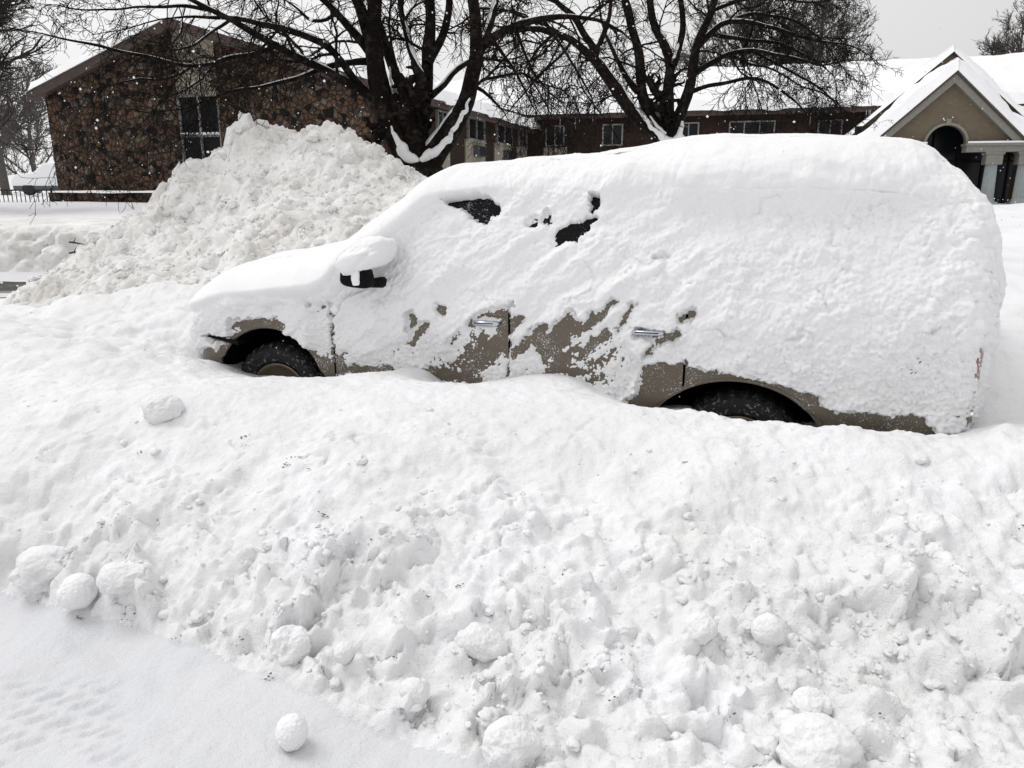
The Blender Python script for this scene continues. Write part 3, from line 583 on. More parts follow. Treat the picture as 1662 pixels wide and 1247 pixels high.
# clods of snow: one irregular lump shape per call
def ico(sub):
    import bmesh
    b = bmesh.new(); bmesh.ops.create_icosphere(b, subdivisions=sub, radius=1); V = np.array([v.co[:] for v in b.verts]); Q = np.array([[v.index for v in f.verts] for f in b.faces]); b.free(); return V, Q
ICO = {k: ico(k) for k in (1, 2, 3, 4, 5, 6)}
def clod(sub, size, seed, rough=.25):
    V, Q = ICO[sub]; s = np.array(size); k = 1 + rough * fbm(V + seed * 3.7, 1.3, 2, seed) + rough * .35 * fbm(V + seed, .45, 2 if sub < 4 else 3, seed + 3)
    k = np.minimum(k, 1.06) - .5 * rough * np.clip(lumps(V + seed, .8, seed + 9) - .55, 0, 1); return V * k[:, None] * s, Q
rs = np.random.RandomState(11)
AV, AQ, off = [], [], 0
cells = np.where((onb > .8))[0]; wgt = (face * (.25 + gate) * (.15 + low))[cells] / np.maximum(XY[cells, 1], 1) ** 0.5; wgt = wgt * (np.abs(XY[cells, 0]) < 3.4); wgt = wgt / wgt.sum()
for n_, lo, hi, sub in ((2300, .0035, .010, 1), (380, .009, .020, 3), (80, .018, .034, 4)):
    for c in rs.choice(cells, n_, p=wgt):
        r_ = lo + (hi - lo) * rs.rand() ** 2; V, Q = clod(sub, r_ * np.array([1 + .7 * rs.rand(), .9 + .5 * rs.rand(), .7 + .3 * rs.rand()]), rs.randint(1, 5000), .5)
        a = rs.rand() * 6.28; V = V @ np.array([[math.cos(a), -math.sin(a), 0], [math.sin(a), math.cos(a), 0], [0, 0, 1]])
        AV.append(V + Vn[c] + np.array([0, 0, r_ * (-.35 + .45 * rs.rand())])); AQ.append(Q + off); off += len(V)
cl = npmesh('snow_clods', np.concatenate(AV), np.concatenate(AQ), M['snow_bank'], bank); cl['kind'] = 'stuff'

# the bigger balls and blocks one can point at
def snowball(name, px, py, rw, rh, label, seed, rough=.18, sink=.2, m='snow_bank', grp=None, tilt=0):
    bs = .12 if 'ball' in name else 1
    if bs < 1: rough *= .6
    p = march(px, py + rh * .75); d = (p[1] * cp - (p[2] - CAM_H) * sp) / F; sx, sz = rw * d, rh * d
    V, Q = clod(6, (sx, (sx + sz) / 2, sz), seed, rough); nn = V / (np.linalg.norm(V, axis=1, keepdims=True) + 1e-9); V = V + seed
    V = V - seed + nn * (.04 * bs * sx * (billow(V, .9 * sx, 3, seed, .55) + .6 * fbm(V, .5 * sx, 3, seed + 2)) + .02 * bs * sx * lumps(V, .55 * sx, seed + 4, .5) + .0018 * fbm(V, .012, 2, seed))[:, None]
    if tilt: c, s = math.cos(tilt), math.sin(tilt); V = V @ np.array([[c, 0, s], [0, 1, 0], [-s, 0, c]])
    o = npmesh(name, V, Q, M[m]); zz = near_z(p[0], p[1] + sx * .45); o.location = (p[0], p[1] + sx * .45, zz + sz * (1 - sink) - .25 * sz * (sink > .3))
    tag(o, label, 'snowball' if 'ball' in name else 'snow block', grp); return o
snowball('snowball', 473, 1200, 25, 29, 'small egg shaped snowball lying alone on the packed street', 3, .10, .04, 'snow')
snowball('snowball', 124, 977, 30, 29, 'round white snowball at the left foot of the bank', 5, .14, .2, 'snow')
snowball('snow_block', 66, 940, 50, 36, 'large greyish snow block left of the round snowball', 8, .34, .7)
snowball('snow_block', 205, 978, 44, 30, 'flat topped snow block right of the round snowball', 13, .34, .7)
snowball('snow_block', 258, 662, 34, 25, 'rounded snow block sitting on the crest of the bank, front left', 17, .2, .45)
snowball('snow_block', 466, 1038, 34, 34, 'dark creviced snow block on the bank foot above the lone egg shaped ball', 19, .3, .5)
snowball('snow_block', 830, 1200, 46, 44, 'big smooth snow block low on the bank, right of the lone egg shaped ball', 23, .26, .5)
snowball('snow_block', 1335, 1214, 66, 50, 'largest bun shaped snow block near the lower right of the bank', 29, .22, .5)
snowball('snow_block', 1316, 1160, 34, 26, 'snow lump perched on top of the largest bun shaped block', 31, .26, .2)
snowball('snowball', 1249, 1044, 27, 26, 'dome shaped snowball half way down the bank, above and left of the largest block', 37, .2, .5)
snowball('snow_block', 1138, 1030, 27, 24, 'slanted snow block with a dark hollow on its left side', 41, .2, .2, tilt=.6)
snowball('snowball', 672, 1134, 26, 24, 'grubby snowball near the foot of the bank, mid picture', 43, .24, .5)
snowball('snow_block', 780, 1045, 46, 26, 'long smooth snow slab leaning on the bank, mid picture', 47, .16, .35, tilt=-.35)
snowball('snowball', 1283, 1172, 24, 22, 'small snowball touching the left side of the largest block', 53, .24, .5)
snowball('snowball', 558, 1072, 17, 17, 'little snowball between the dark crevice block and the long slab', 59, .14, .15)

# tall pile ploughed up behind the bonnet
pp, pz = [], []
def pc(px, py, Y): q = at(px, py, Y); pp.append(q[:2]); pz.append(q[2])
RID = [(-60, 530, 7.4), (20, 482, 7.8), (60, 452, 8.0), (130, 402, 8.4), (190, 366, 8.7), (240, 336, 9.0), (265, 313, 9.1), (280, 286, 9.2), (300, 262, 9.3), (345, 254, 9.35), (372, 222, 9.4), (388, 200, 9.4), (410, 200, 9.4), (440, 213, 9.4), (480, 210, 9.4), (520, 213, 9.4), (560, 214, 9.4), (600, 233, 9.4), (620, 258, 9.3), (650, 275, 9.2), (690, 294, 9.0), (760, 305, 8.9), (860, 330, 8.8)]
for c in RID:
    pc(*c); q = at(*c); pp.append(q[:2] + np.array([-.2, 1.5])); pz.append(max(.1, q[2] * .62)); pp.append(q[:2] + np.array([-.3, 3.2])); pz.append(.0)
for c in [(0, 535, 6.5), (100, 527, 6.5), (200, 512, 6.5), (300, 490, 6.6), (350, 455, 6.7), (410, 425, 6.9), (520, 395, 7.2), (600, 365, 7.5), (720, 350, 7.6), (200, 440, 7.5), (300, 400, 7.8), (400, 315, 8.4), (500, 300, 8.6), (600, 310, 8.5), (420, 250, 9.0), (540, 255, 9.0), (310, 320, 8.8), (120, 460, 7.4), (60, 500, 7.1)]: pc(*c)
for q in [(-9, 6, .0), (-9, 9, .0), (-8, 12, 0), (-7.2, 7.2, .05), (-4, 5.6, .5), (-2, 5.6, .5), (-8, 7, 0), (1.5, 9, .3), (1.5, 11, .0), (1.5, 7, .2)]: pp.append(np.array(q[:2])); pz.append(q[2])
gx2 = np.arange(-9, 1.5, .021); gy2 = axis([(5.7, 9.8, .019), (9.8, 13.4, .06)])
XX, YY = np.meshgrid(gx2, gy2, indexing='ij'); XY2 = np.c_[XX.ravel(), YY.ravel()]; Bp = tps(np.array(pp), np.array(pz), XY2, 2e-3)
P4 = np.c_[XY2, Bp]; h = sstep(.1, .8, Bp)
n1 = fbm(P4, .8, 3, 101); w4 = np.c_[fbm(P4, .15, 2, 131), fbm(P4, .15, 2, 132), fbm(P4, .15, 2, 133)]; gate = sstep(-.2, .35, fbm(P4, .6, 2, 102))
clean4 = sstep(7.0, 6.5, XY2[:, 1])
D4 = h * (.09 * n1 + .10 * lumps(P4 + .10 * w4, .42, 103, .5) * gate + .05 * lumps(P4 + .06 * w4, .19, 104, .5) * sstep(-.1, .3, fbm(P4, .4, 2, 108)) + .026 * lumps(P4 + .03 * w4, .09, 105, .5) + .012 * lumps(P4 + .015 * w4, .045, 106, .5) + .035 * billow(P4, .22, 5, 107, .62) + .010 * fbm(P4, .04, 2, 109)) - .06 * h
hole = sstep(.09, 0, np.abs(fbm(P4, .3, 3, 112))) * sstep(.0, .45, fbm(P4, .45, 2, 113)); D4 = D4 - h * .05 * hole
ed = np.maximum(np.maximum(sstep(-8.3, -9, XY2[:, 0]), sstep(.9, 1.5, XY2[:, 0])), np.maximum(sstep(6.0, 5.7, XY2[:, 1]), sstep(12.6, 13.4, XY2[:, 1])))
Z4 = Bp + D4 - 1.0 * ed * np.maximum(Bp + .3, .2); V4 = np.c_[XY2, Z4]
# push lumps sideways a little so that the face is not a pure height field
V4[:, 1] -= h * (.05 * lumps(P4, .19, 104, .6) + .05 * fbm(P4, .25, 3, 121)); V4[:, 0] += h * .05 * fbm(P4, .25, 3, 122)
pile = npmesh('snow_pile', V4, gridq(len(gx2), len(gy2)), M['snow_pile']); tag(pile, 'tall steep pile of gritty ploughed snow rising behind the bonnet of the car', 'snow pile')
AV, AQ, off = [], [], 0; cells = np.where((h > .7) & (XY2[:, 1] < 9.7) & (XY2[:, 0] < .4))[0]
for n_, lo, hi, sub in ((2600, .010, .026, 2), (260, .025, .055, 4), (34, .06, .11, 5)):
    for c in rs.choice(cells, n_):
        r_ = lo + (hi - lo) * rs.rand() ** 2.2; V, Q = clod(sub, r_ * np.array([1 + .4 * rs.rand(), 1, .75 + .4 * rs.rand()]), rs.randint(1, 5000), .5)
        AV.append(V + V4[c] + np.array([0, 0, -.15 * r_])); AQ.append(Q + off); off += len(V)
cl = npmesh('snow_clods', np.concatenate(AV), np.concatenate(AQ), M['snow_pile'], pile); cl['kind'] = 'stuff'

# ------------------------------------------------------------------ the buried car
car = empty('suv')
UF, ZF, RF, ZRF = -.13, .46, .435, .435         # front arch: centre u, z, half width, half height
UR, ZR, RR, ZRR = 2.985, .30, .535, .452        # rear arch
U_ = axis([(-.93, -.80, .006), (-.80, 4.24, .0068), (4.24, 4.31, .005)])
NS, NT, NF = 196, 170, 24
ts = np.linspace(0, 1, NS); th_ = np.linspace(0, np.pi, NT + 2)[1:-1]; th_ = np.where(th_ < np.pi / 2, np.pi / 2 * (th_ / (np.pi / 2)) ** 1.6, np.pi - np.pi / 2 * ((np.pi - th_) / (np.pi / 2)) ** 1.6); tf = np.linspace(1, 0, NF)
zt = np.interp(U_, [-.93, -.88, -.80, -.68, -.4, .25, .42, 1.08, 1.5, 2.4, 3.6, 3.95, 4.12, 4.22, 4.31], [.84, .93, 1.04, 1.13, 1.20, 1.25, 1.28, 1.85, 1.915, 1.94, 1.925, 1.90, 1.84, 1.62, 1.15])
k_ = np.ones(25) / 25; zt = np.convolve(np.pad(zt, 12, 'edge'), k_, 'valid')
zs_ = np.where(U_ < .5, zt - .18, zt - .18 + .03 * sstep(.5, 1.2, U_)); zs_ = np.maximum(zs_, .70)
w0 = np.zeros_like(U_); f = U_ < -.50; w0[f] = 1 - (1 - np.clip((-.50 - U_[f]) / .435, 0, 1) ** 2.8) ** (1 / 2.8)
f = U_ > 4.04; w0[f] = 1 - (1 - np.clip((U_[f] - 4.04) / .275, 0, 1) ** 3) ** (1 / 3)
w0 = np.minimum(w0, .97); ZB = .46
def wprof(z, cab): return .05 * sstep(.62, .44, z) + .012 * (1 - sstep(.75, .95, z)) + cab * (.24 * np.clip((z - 1.05) / .75, 0, 2) ** 1.4) + (1 - cab) * .10 * np.clip((z - 1.0) / .2, 0, 1.5) ** 2
cab = sstep(.3, .75, U_)
UU = np.repeat(U_[:, None], NS + NT + NF, 1); WW = np.zeros_like(UU); ZZ = np.zeros_like(UU)
zside = ZB + (zs_[:, None] - ZB) * ts[None]; wsd = np.minimum(w0[:, None] + wprof(zside, cab[:, None]) * (1 - w0[:, None]), .985)
WW[:, :NS] = wsd; ZZ[:, :NS] = zside; ws1 = wsd[:, -1][:, None]; c_, s_ = np.cos(th_)[None], np.sin(th_)[None]; e_ = 2 / 2.5
WW[:, NS:NS + NT] = 1 - (1 - ws1) * np.sign(c_) * np.abs(c_) ** e_; ZZ[:, NS:NS + NT] = zs_[:, None] + (zt - zs_)[:, None] * np.abs(s_) ** e_
zfar = ZB + (zs_[:, None] - ZB) * tf[None]; WW[:, NS + NT:] = 2 - (w0[:, None] + wprof(zfar, cab[:, None]) * (1 - w0[:, None])); ZZ[:, NS + NT:] = zfar
NI, NJ = UU.shape
G = np.stack([UU, WW, ZZ], -1)
for _ in range(4):      # round the shoulder where the side meets the roof
    for j0, j1 in ((NS - 34, NS + 60),):
        ker = np.ones(19) / 19; sub = G[:, j0 - 9:j1 + 9]; G[:, j0:j1] = np.stack([np.apply_along_axis(lambda r_: np.convolve(r_, ker, 'valid'), 1, sub[..., k]) for k in range(3)], -1)
UU, WW, ZZ = G[..., 0], G[..., 1], G[..., 2]
dU = np.gradient(G, axis=0); dJ = np.gradient(G, axis=1); N_ = np.cross(dJ, dU); N_ /= np.linalg.norm(N_, axis=-1, keepdims=True) + 1e-9
if N_[NI // 2, 40, 1] > 0: N_ = -N_
def w3(L): return C0 + L[..., :1] * UD + L[..., 1:2] * WD + np.array([0, 0, 1]) * L[..., 2:3]
Wd = w3(G).reshape(-1, 3); Qc = gridq(NI, NJ)
uq = UU.ravel(); zq = ZZ.ravel(); jq = np.tile(np.arange(NJ), NI); near = jq < NS + 4
rF = np.sqrt(((uq - UF) / RF) ** 2 + ((zq - ZF) / ZRF) ** 2); rR = np.sqrt(((uq - UR) / RR) ** 2 + ((zq - ZR) / ZRR) ** 2)
fu, fz, fnear = uq[Qc].mean(1), zq[Qc].mean(1), near[Qc].all(1)
hole = fnear & ((rF[Qc].mean(1) < 1) | (rR[Qc].mean(1) < 1))
gap = np.zeros(len(Qc), bool)
GAPS = [(.385, .5, 1.66), (1.623, .5, 1.76), (2.69, .68, 1.74)]
for ug, za, zb_ in GAPS: gap |= fnear & (np.abs(fu - ug) < .0068) & (fz > za) & (fz < zb_)
fn2 = jq[Qc].max(1) < NS + 90
wf = fn2 & (fz > 1.27) & (fz < 1.80) & (fu > .62 + (fz - 1.25) * .86) & (fu < 1.60)
wr = fn2 & (fz > 1.27) & (fz < 1.80) & (fu > 1.66) & (fu < 2.64)
wq = fn2 & (fz > 1.27) & (fz < 1.78) & (fu > 2.80) & (fu < 3.98)
d1 = fnear & (fu > .385) & (fu < 1.623) & (fz > .53) & (fz < 1.82); d2 = fnear & (fu > 1.623) & (fu < 2.69) & (fz > .53) & (fz < 1.83) & (rR[Qc].mean(1) > 1.12)
tl = fnear & (fu > 4.09) & (fz > .78) & (fz < 1.4); bf = (fu < -.42) & (fz < .70) & (jq[Qc].max(1) < NS + 20); br_ = (fu > 3.52) & (fz < .64) & fnear
ws = (fu > .42) & (fu < 1.08) & (jq[Qc].min(1) > NS + 8) & (jq[Qc].max(1) < NS + NT - 9)
used = hole | gap
def piece(name, mask, m, parent):
    global used
    k = mask & ~used; used = used | k; v, q = compact(Wd, Qc[k]); return npmesh(name, v, q, M[m], parent)
glassF = wf & ~used
win1 = piece('window', wf, 'glass', car); win2 = piece('window', wr, 'glass', car); win3 = piece('window', wq, 'glass', car); piece('windshield', ws, 'glass', car)
doorF = piece('door', d1, 'paint', car); doorR = piece('door', d2, 'paint', car)
piece('tail_light', tl, 'red', car); piece('bumper', bf, 'paint', car); piece('bumper', br_, 'paint', car)
body = piece('body', np.ones(len(Qc), bool), 'paint', car)
inner = w3(G - N_ * .03).reshape(-1, 3); v, q = compact(inner[::1], Qc[~hole]); npmesh('inner_panel', v, q, M['void'], body)
def ell(u, z, ru, rz, k, a0=-25, a1=205, n=60): return [(u + ru * k * math.cos(R(t)), z + rz * k * math.sin(R(t))) for t in np.linspace(a0, a1, n)]
for (u, z, ru, rz) in ((UF, ZF, RF, ZRF), (UR, ZR, RR, ZRR)):
    e = ell(u, z, ru, rz, 1.004); m_ = MB(); m_.tube([cf(a, .018 if b > .6 else .035, b) for a, b in e], .013, 8); m_.build('wheel_arch', M['paint'], body, smooth=True)
    V = [cf(a, ww_, b) for ww_ in (.012, .62) for a, b in ell(u, z, ru, rz, 1.01)]; n = 60
    m_ = MB(); m_.add(V, [(k, k + 1, n + k + 1, n + k) for k in range(n - 1)]); m_.add([cf(u - ru * 1.2, .62, z - .4), cf(u + ru * 1.2, .62, z - .4), cf(u + ru * 1.2, .62, z + rz * 1.1), cf(u - ru * 1.2, .62, z + rz * 1.1)], [(0, 1, 2, 3)]); m_.build('wheel_well', M['void'], body)
def wheel(u, z, r, w_):
    wo = empty('wheel'); wo.parent = car; n, prof = 180, [(.19, r * .60), (.05, r * .60), (.018, r * .66), (.0, r * .78), (.006, r * .90), (.030, r * .965), (.06, r * .995), (.12, r), (.20, r), (.25, r * .97), (.27, r * .85), (.27, r * .6)]
    V = []
    for a, q in prof:
        for k in range(n):
            t = 2 * math.pi * k / n; blk = .012 * ((k // 3) % 2) if q > r * .93 else (.004 * ((k // 3) % 2) if q > r * .88 else 0)
            V.append(cf(u + (q - blk) * math.cos(t), w_ + a, z + (q - blk) * math.sin(t)))
    m_ = MB(); m_.add(V, [(i * n + k, i * n + (k + 1) % n, (i + 1) * n + (k + 1) % n, (i + 1) * n + k) for i in range(len(prof) - 1) for k in range(n)]); m_.build('tyre', M['rubber'], wo)
    m_ = MB(); n = 48; V = [cf(u + q * math.cos(2 * math.pi * k / n), w_ + a, z + q * math.sin(2 * math.pi * k / n)) for a, q in ((.03, r * .605), (.02, r * .57), (.07, r * .53), (.08, r * .1)) for k in range(n)]
    m_.add(V, [(i * n + k, i * n + (k + 1) % n, (i + 1) * n + (k + 1) % n, (i + 1) * n + k) for i in range(3) for k in range(n)]); m_.build('rim', M['rim'], wo, smooth=True)
    return wo
wheel(UF - .02, .385, .375, .10); wheel(UR + .03, .27, .385, .11)
for (pa_, pb_, dr) in (((768, 523), (812, 526), doorF), ((1026, 538), (1079, 541), doorR)):
    A_ = car_at(*pa_); B_ = car_at(*pb_); ua, ub, z_ = (A_ - C0) @ UD, (B_ - C0) @ UD, A_[2]
    m_ = MB(); m_.tube([cf(ua, .01, z_), cf(ua + .015, -.028, z_), cf(ub - .015, -.03, z_ + .002), cf(ub, .01, z_)], [.012, .0165, .0165, .012], 10); m_.build('handle', M['chrome'], dr, smooth=True)
    m_ = MB(); m_.tube([cf(ua + .02, -.048, z_ + .003), cf(ub - .03, -.05, z_ + .004)], .0035, 6); m_.build('handle_slot', M['black'], dr)
    rr = [cf(.5 * (ua + ub) + sx * (ub - ua) * .74, .004, z_ - .008 + sy * .052) for sx, sy in ((-1, -.5), (-.85, -1), (.8, -1), (1, -.7), (1, .7), (.85, 1), (-.7, 1), (-1, .5), (-1, -.5))]
    m_ = MB(); m_.tube(rr, .0045, 6); m_.build('handle_seam', M['black'], dr)
m_ = MB(); a = car_at(338, 546); b = car_at(388, 556); ua, ub = (a - C0) @ UD, (b - C0) @ UD
m_.prism([cf(ua, -.012, a[2]), cf(ub, -.012, b[2] - .018), cf(ub, -.012, b[2] + .012), cf(ua, -.012, a[2] + .006)], WD * .08); m_.build('seam_strip', M['black'], car)
# door mirror
mir = MB(); V, Q = ICO[3]; V = np.sign(V) * np.abs(V) ** .55; mir.add([cf(.70 + .088 * p[0] * (1 - .14 * p[2]), -.20 + .07 * p[1] + .02 * p[0], 1.295 + .072 * p[2] - .012 * p[0]) for p in V], Q.tolist())
mo = mir.build('mirror', M['black'], car, smooth=True)
m_ = MB(); m_.tube([cf(.755, -.15, 1.245), cf(.77, .06, 1.23)], [.028, .04], 10); m_.build('mirror_arm', M['black'], mo, smooth=True)
V, Q = ICO[5]; V = np.sign(V) * np.abs(V) ** .6 * np.array([.026, .012, .062]); V = V + .006 * np.c_[perlin(V, .03, 5), 0 * V[:, 0], perlin(V, .02, 6)]; npmesh('mirror_snow', w3(V + np.array([.722, -.266, 1.305])), Q, M['snow_car'], mo)
V, Q = clod(5, (.185, .22, .115), 91, .30); V[:, 2] = np.maximum(V[:, 2], -.085); V = V + np.array([.715, -.115, 1.395]); V[:, 2] += .34 * (V[:, 0] - .705); npmesh('mirror_cap_snow', w3(V + .006 * fbm(V, .04, 2, 9)[:, None]), Q, M['snow_car'], mo)

# snow shell: follows the body, thick on top, thin and broken on the side
PXc, PYc = proj(Wd); LP = G.reshape(-1, 3); nrm = N_.reshape(-1, 3)
jit = np.c_[perlin(LP, .06, 201), perlin(LP, .06, 202)] * 6 + np.c_[perlin(LP, .018, 203), perlin(LP, .018, 204)] * 3.5
qx, qy = PXc + jit[:, 0], PYc + jit[:, 1]
def capsule(x1, y1, x2, y2, r, soft=5):
    soft = soft * 1.9
    dx, dy = x2 - x1, y2 - y1; t = np.clip(((qx - x1) * dx + (qy - y1) * dy) / (dx * dx + dy * dy + 1e-6), 0, 1)
    return np.clip((r - np.hypot(qx - x1 - t * dx, qy - y1 - t * dy)) / soft + .5, 0, 1)
def poly(P, soft=6):
    soft = soft * 1.9 if soft < 30 else soft
    P = np.array(P, float); d = np.full(len(qx), 1e9); ins = np.zeros(len(qx), bool)
    for i in range(len(P)):
        (x1, y1), (x2, y2) = P[i], P[(i + 1) % len(P)]; dx, dy = x2 - x1, y2 - y1
        t = np.clip(((qx - x1) * dx + (qy - y1) * dy) / (dx * dx + dy * dy + 1e-9), 0, 1); d = np.minimum(d, np.hypot(qx - x1 - t * dx, qy - y1 - t * dy))
        if dy != 0:
            c = ((y1 > qy) != (y2 > qy)) & (qx < dx * (qy - y1) / dy + x1); ins ^= c
    return np.clip(np.where(ins, d, -d) / soft + .5, 0, 1)
def z7(*a): return [(730 + x / 4.155, 480 + y / 4.155) for x, y in a]
def z1(*a): return [(650 + x / 3.022, 200 + y / 3.022) for x, y in a]
def z6(*a): return [(290 + x / 2.968, 300 + y / 2.968) for x, y in a]
ex = np.zeros(len(LP))
def cut(v, k=1.0):
    global ex; ex = np.maximum(ex, v * k)
cut(capsule(388, 527, 455, 529, 9)); cut(poly([(316, 570), (354, 570), (372, 556), (384, 535), (390, 545), (358, 600), (316, 600)], 8), .8); cut(capsule(345, 547, 380, 556, 3, 3))
cut(capsule(508, 585, 541, 612, 9), .75); cut(capsule(541, 486, 540, 508, 4, 3)); cut(capsule(505, 490, 500, 480, 4), .8); cut(capsule(524, 496, 518, 506, 4), .7)
cut(capsule(545, 599, 632, 604, 9)); cut(capsule(671, 515, 671, 527, 7)); cut(capsule(718, 505, 714, 500, 4)); cut(capsule(690, 530, 670, 558, 7), .62); cut(capsule(700, 560, 640, 580, 16, 20), .34)
cut(poly(z7((120, 180), (190, 130), (310, 95), (380, 85), (415, 70), (400, 460), (370, 420), (345, 350), (300, 360), (230, 400), (250, 300), (330, 250), (130, 225))), .95)
cut(capsule(*z7((180, 150), (320, 165))[0], *z7((180, 150), (320, 165))[1], 6), -.0)
ex = ex * (1 - .95 * capsule(*sum(z7((180, 160), (325, 175)), ()), 4)) * (1 - .9 * capsule(*sum(z7((185, 212), (300, 218)), ()), 4))
cut(capsule(775, 550, 755, 580, 24, 14), .52); cut(capsule(*sum(z7((250, 380), (360, 340)), ()), 7), .9); cut(capsule(*sum(z7((0, 320), (60, 270)), ()), 4), .8); cut(capsule(700, 604, 776, 617, 8))
cut(poly(z7((415, 150), (505, 145), (440, 215), (410, 280)), 4)); cut(poly(z7((800, 110), (880, 170), (905, 215), (830, 290), (720, 420), (640, 455), (590, 400), (560, 325), (490, 400), (412, 440), (412, 365), (480, 330), (545, 250), (570, 215), (650, 190), (640, 260), (740, 170)), 5))
cut(capsule(*sum(z7((915, 205), (1025, 125)), ()), 6)); cut(capsule(*sum(z7((1030, 125), (1110, 40)), ()), 3, 4), .9); cut(capsule(*sum(z7((890, 395), (1060, 260)), ()), 6)); cut(capsule(*sum(z7((1130, 220), (1240, 65)), ()), 2, 4), .75)
cut(capsule(*sum(z7((1400, 305), (1540, 258)), ()), 5)); cut(capsule(*sum(z7((1570, 160), (1625, 125)), ()), 6)); cut(capsule(*sum(z7((1320, 390), (1405, 320)), ()), 2, 4), .8); cut(capsule(*sum(z7((1165, 440), (1155, 490)), ()), 6), .8); cut(capsule(926, 606, 948, 605, 6))
cut(capsule(990, 575, 975, 610, 22, 16), .46); cut(capsule(900, 590, 850, 600, 10, 10), .5); cut(capsule(*sum(z7((1270, 250), (1430, 270)), ()), 5, 6), .7)
cut(poly([(1040, 602), (1058, 592), (1085, 592), (1113, 594), (1150, 600), (1190, 612), (1250, 624), (1250, 634), (1120, 640), (1060, 670), (1020, 660), (1018, 648), (1036, 640)], 6)); cut(capsule(1255, 628, 1322, 652, 6)); cut(capsule(1318, 650, 1345, 690, 7), .8)
cut(poly([(548, 578), (640, 590), (632, 625), (548, 625)], 16), .42); cut(poly([(700, 575), (826, 560), (826, 620), (700, 620)], 18), .46); cut(poly([(832, 560), (1010, 560), (1040, 600), (1010, 640), (832, 615)], 16), .44); cut(poly([(505, 480), (535, 480), (535, 612), (512, 612)], 14), .35)
cut(poly([(1316, 658), (1350, 668), (1430, 674), (1500, 678), (1530, 722), (1330, 725)], 5), 1.2); cut(capsule(1592, 575, 1577, 682, 11, 10), .50); cut(poly([(1480, 560), (1605, 560), (1600, 700), (1380, 690)], 60), .22)
for a in (z1((185, 340), (270, 362), (350, 372), (440, 368), (472, 390), (497, 448), (440, 478), (385, 507), (365, 470), (330, 440), (230, 395)), z1((930, 440), (945, 378), (992, 372), (985, 402), (945, 442)), z1((765, 582), (790, 520), (880, 495), (930, 468), (968, 462), (955, 490), (890, 540), (870, 580))): cut(poly(a, 3), 1.5)
ex = ex * (1 - .5 * poly(z1((215, 385), (290, 410), (370, 430), (400, 460), (380, 500), (330, 470), (230, 410)), 10)) * (1 - .42 * poly(z1((790, 530), (860, 520), (900, 545), (860, 590), (760, 590)), 10))
cut(capsule(*sum(z1((640, 495), (660, 485)), ()), 4), .6); cut(capsule(*sum(z1((718, 490), (722, 455)), ()), 4), .6); cut(capsule(*sum(z1((1250, 655), (1310, 650)), ()), 3), .35)
for ga, gb in (((540, 490), (541, 612)), ((828, 497), (826, 610)), ((1114, 583), (1111, 622))): cut(capsule(*ga, *gb, 1.6, 2.5), 1.1)
ex = ex * sstep(-.12, -.40, nrm[:, 1]) * (jq < NS + NT // 2)
zl = np.interp(LP[:, 0], [-1.2, -.7, -.35, 0, .35, .6, .9, 1.2, 1.7, 2.3, 2.6, 3.3, 3.8, 4.1], [1.04, 1.03, 1.00, 1.06, 1.09, 1.18, 1.52, 1.76, 1.77, 1.76, 1.725, 1.70, 1.745, 1.83])
Tt = np.interp(LP[:, 0], [-1.2, -.9, -.5, .2, .5, .9, 1.3, 2, 2.8, 3.8, 4.1, 4.25, 4.35], [.04, .07, .14, .20, .20, .14, .125, .155, .20, .20, .16, .10, .05])
LQ = LP + nrm * (Tt * sstep(-.15, .12, LP[:, 2] - zl))[:, None] * 1.6; lipn = .022 * fbm(LQ, .35, 3, 205)
soft_ = np.interp(LP[:, 0], [.4, .8, 1.9, 2.7, 3.9, 4.2], [.07, .24, .30, .20, .17, .26]); topm = sstep(-.35, 1, (LP[:, 2] - zl + lipn + .010 * fbm(LQ, .12, 2, 206)) / soft_); topm = np.maximum(topm, sstep(.28, .60, nrm[:, 2]) * (1 - sstep(1.25, 1.7, LP[:, 0])))
far_ = jq >= NS + NT
dg = R(38); LD = np.c_[LP[:, 0] * math.cos(dg) + LP[:, 2] * math.sin(dg), LP[:, 1], -LP[:, 0] * math.sin(dg) + LP[:, 2] * math.cos(dg)] * np.array([.30, 1, 1])
rear = sstep(2.2, 3.3, LP[:, 0]); lowr = sstep(1.15, .75, LP[:, 2])
b1 = lumps(LP, .075, 210, .62, .75); b2 = lumps(LP, .034, 211, .6, .78); st1 = fbm(LD, .075, 3, 212); st2 = billow(LD, .10, 3, 213, .5); fine = fbm(LP, .014, 2, 214); b3 = lumps(LP, .018, 215, .6, .78)
g1 = sstep(-.25, .35, fbm(LP, .30, 3, 230)); g2 = sstep(-.2, .3, fbm(LP, .16, 2, 231)); LD2 = LD * np.array([1.1, 1, 1]); big_s = fbm(LD2, .17, 3, 232, .45); wl = LP + .03 * np.c_[st1, st2, st1]
b1 = lumps(wl, .075, 210, .55, .75)
Ts = .037 + .016 * fbm(LP, .45, 2, 216) + (1 - .75 * rear) * (.036 * big_s + .010 * st2 + .012 * b1 * g2 * (.3 + .7 * g1) + .009 * b2 * (.25 + g1 * g2) + .005 * b3) + rear * (.018 * b1 * (.3 + .7 * g1) + .009 * b2 * g2 + .005 * b3) + .0026 * fine
Ts = Ts + lowr * rear * (.003 * b2 + .005 * b3 - .008) - .016 * sstep(.07, .0, np.abs(fbm(LP, .34, 4, 217))) * sstep(-.1, .3, fbm(LP, .5, 2, 218)) * (.4 + .6 * rear)
Ttop = Tt * (1 + .12 * fbm(LQ, .8, 2, 220)) + .008 * fbm(LQ, .30, 3, 221) + .002 * fbm(LQ, .06, 2, 223) * (1 - .6 * sstep(.5, .9, nrm[:, 2])) + .0016 * fbm(LQ, .018, 2, 222)
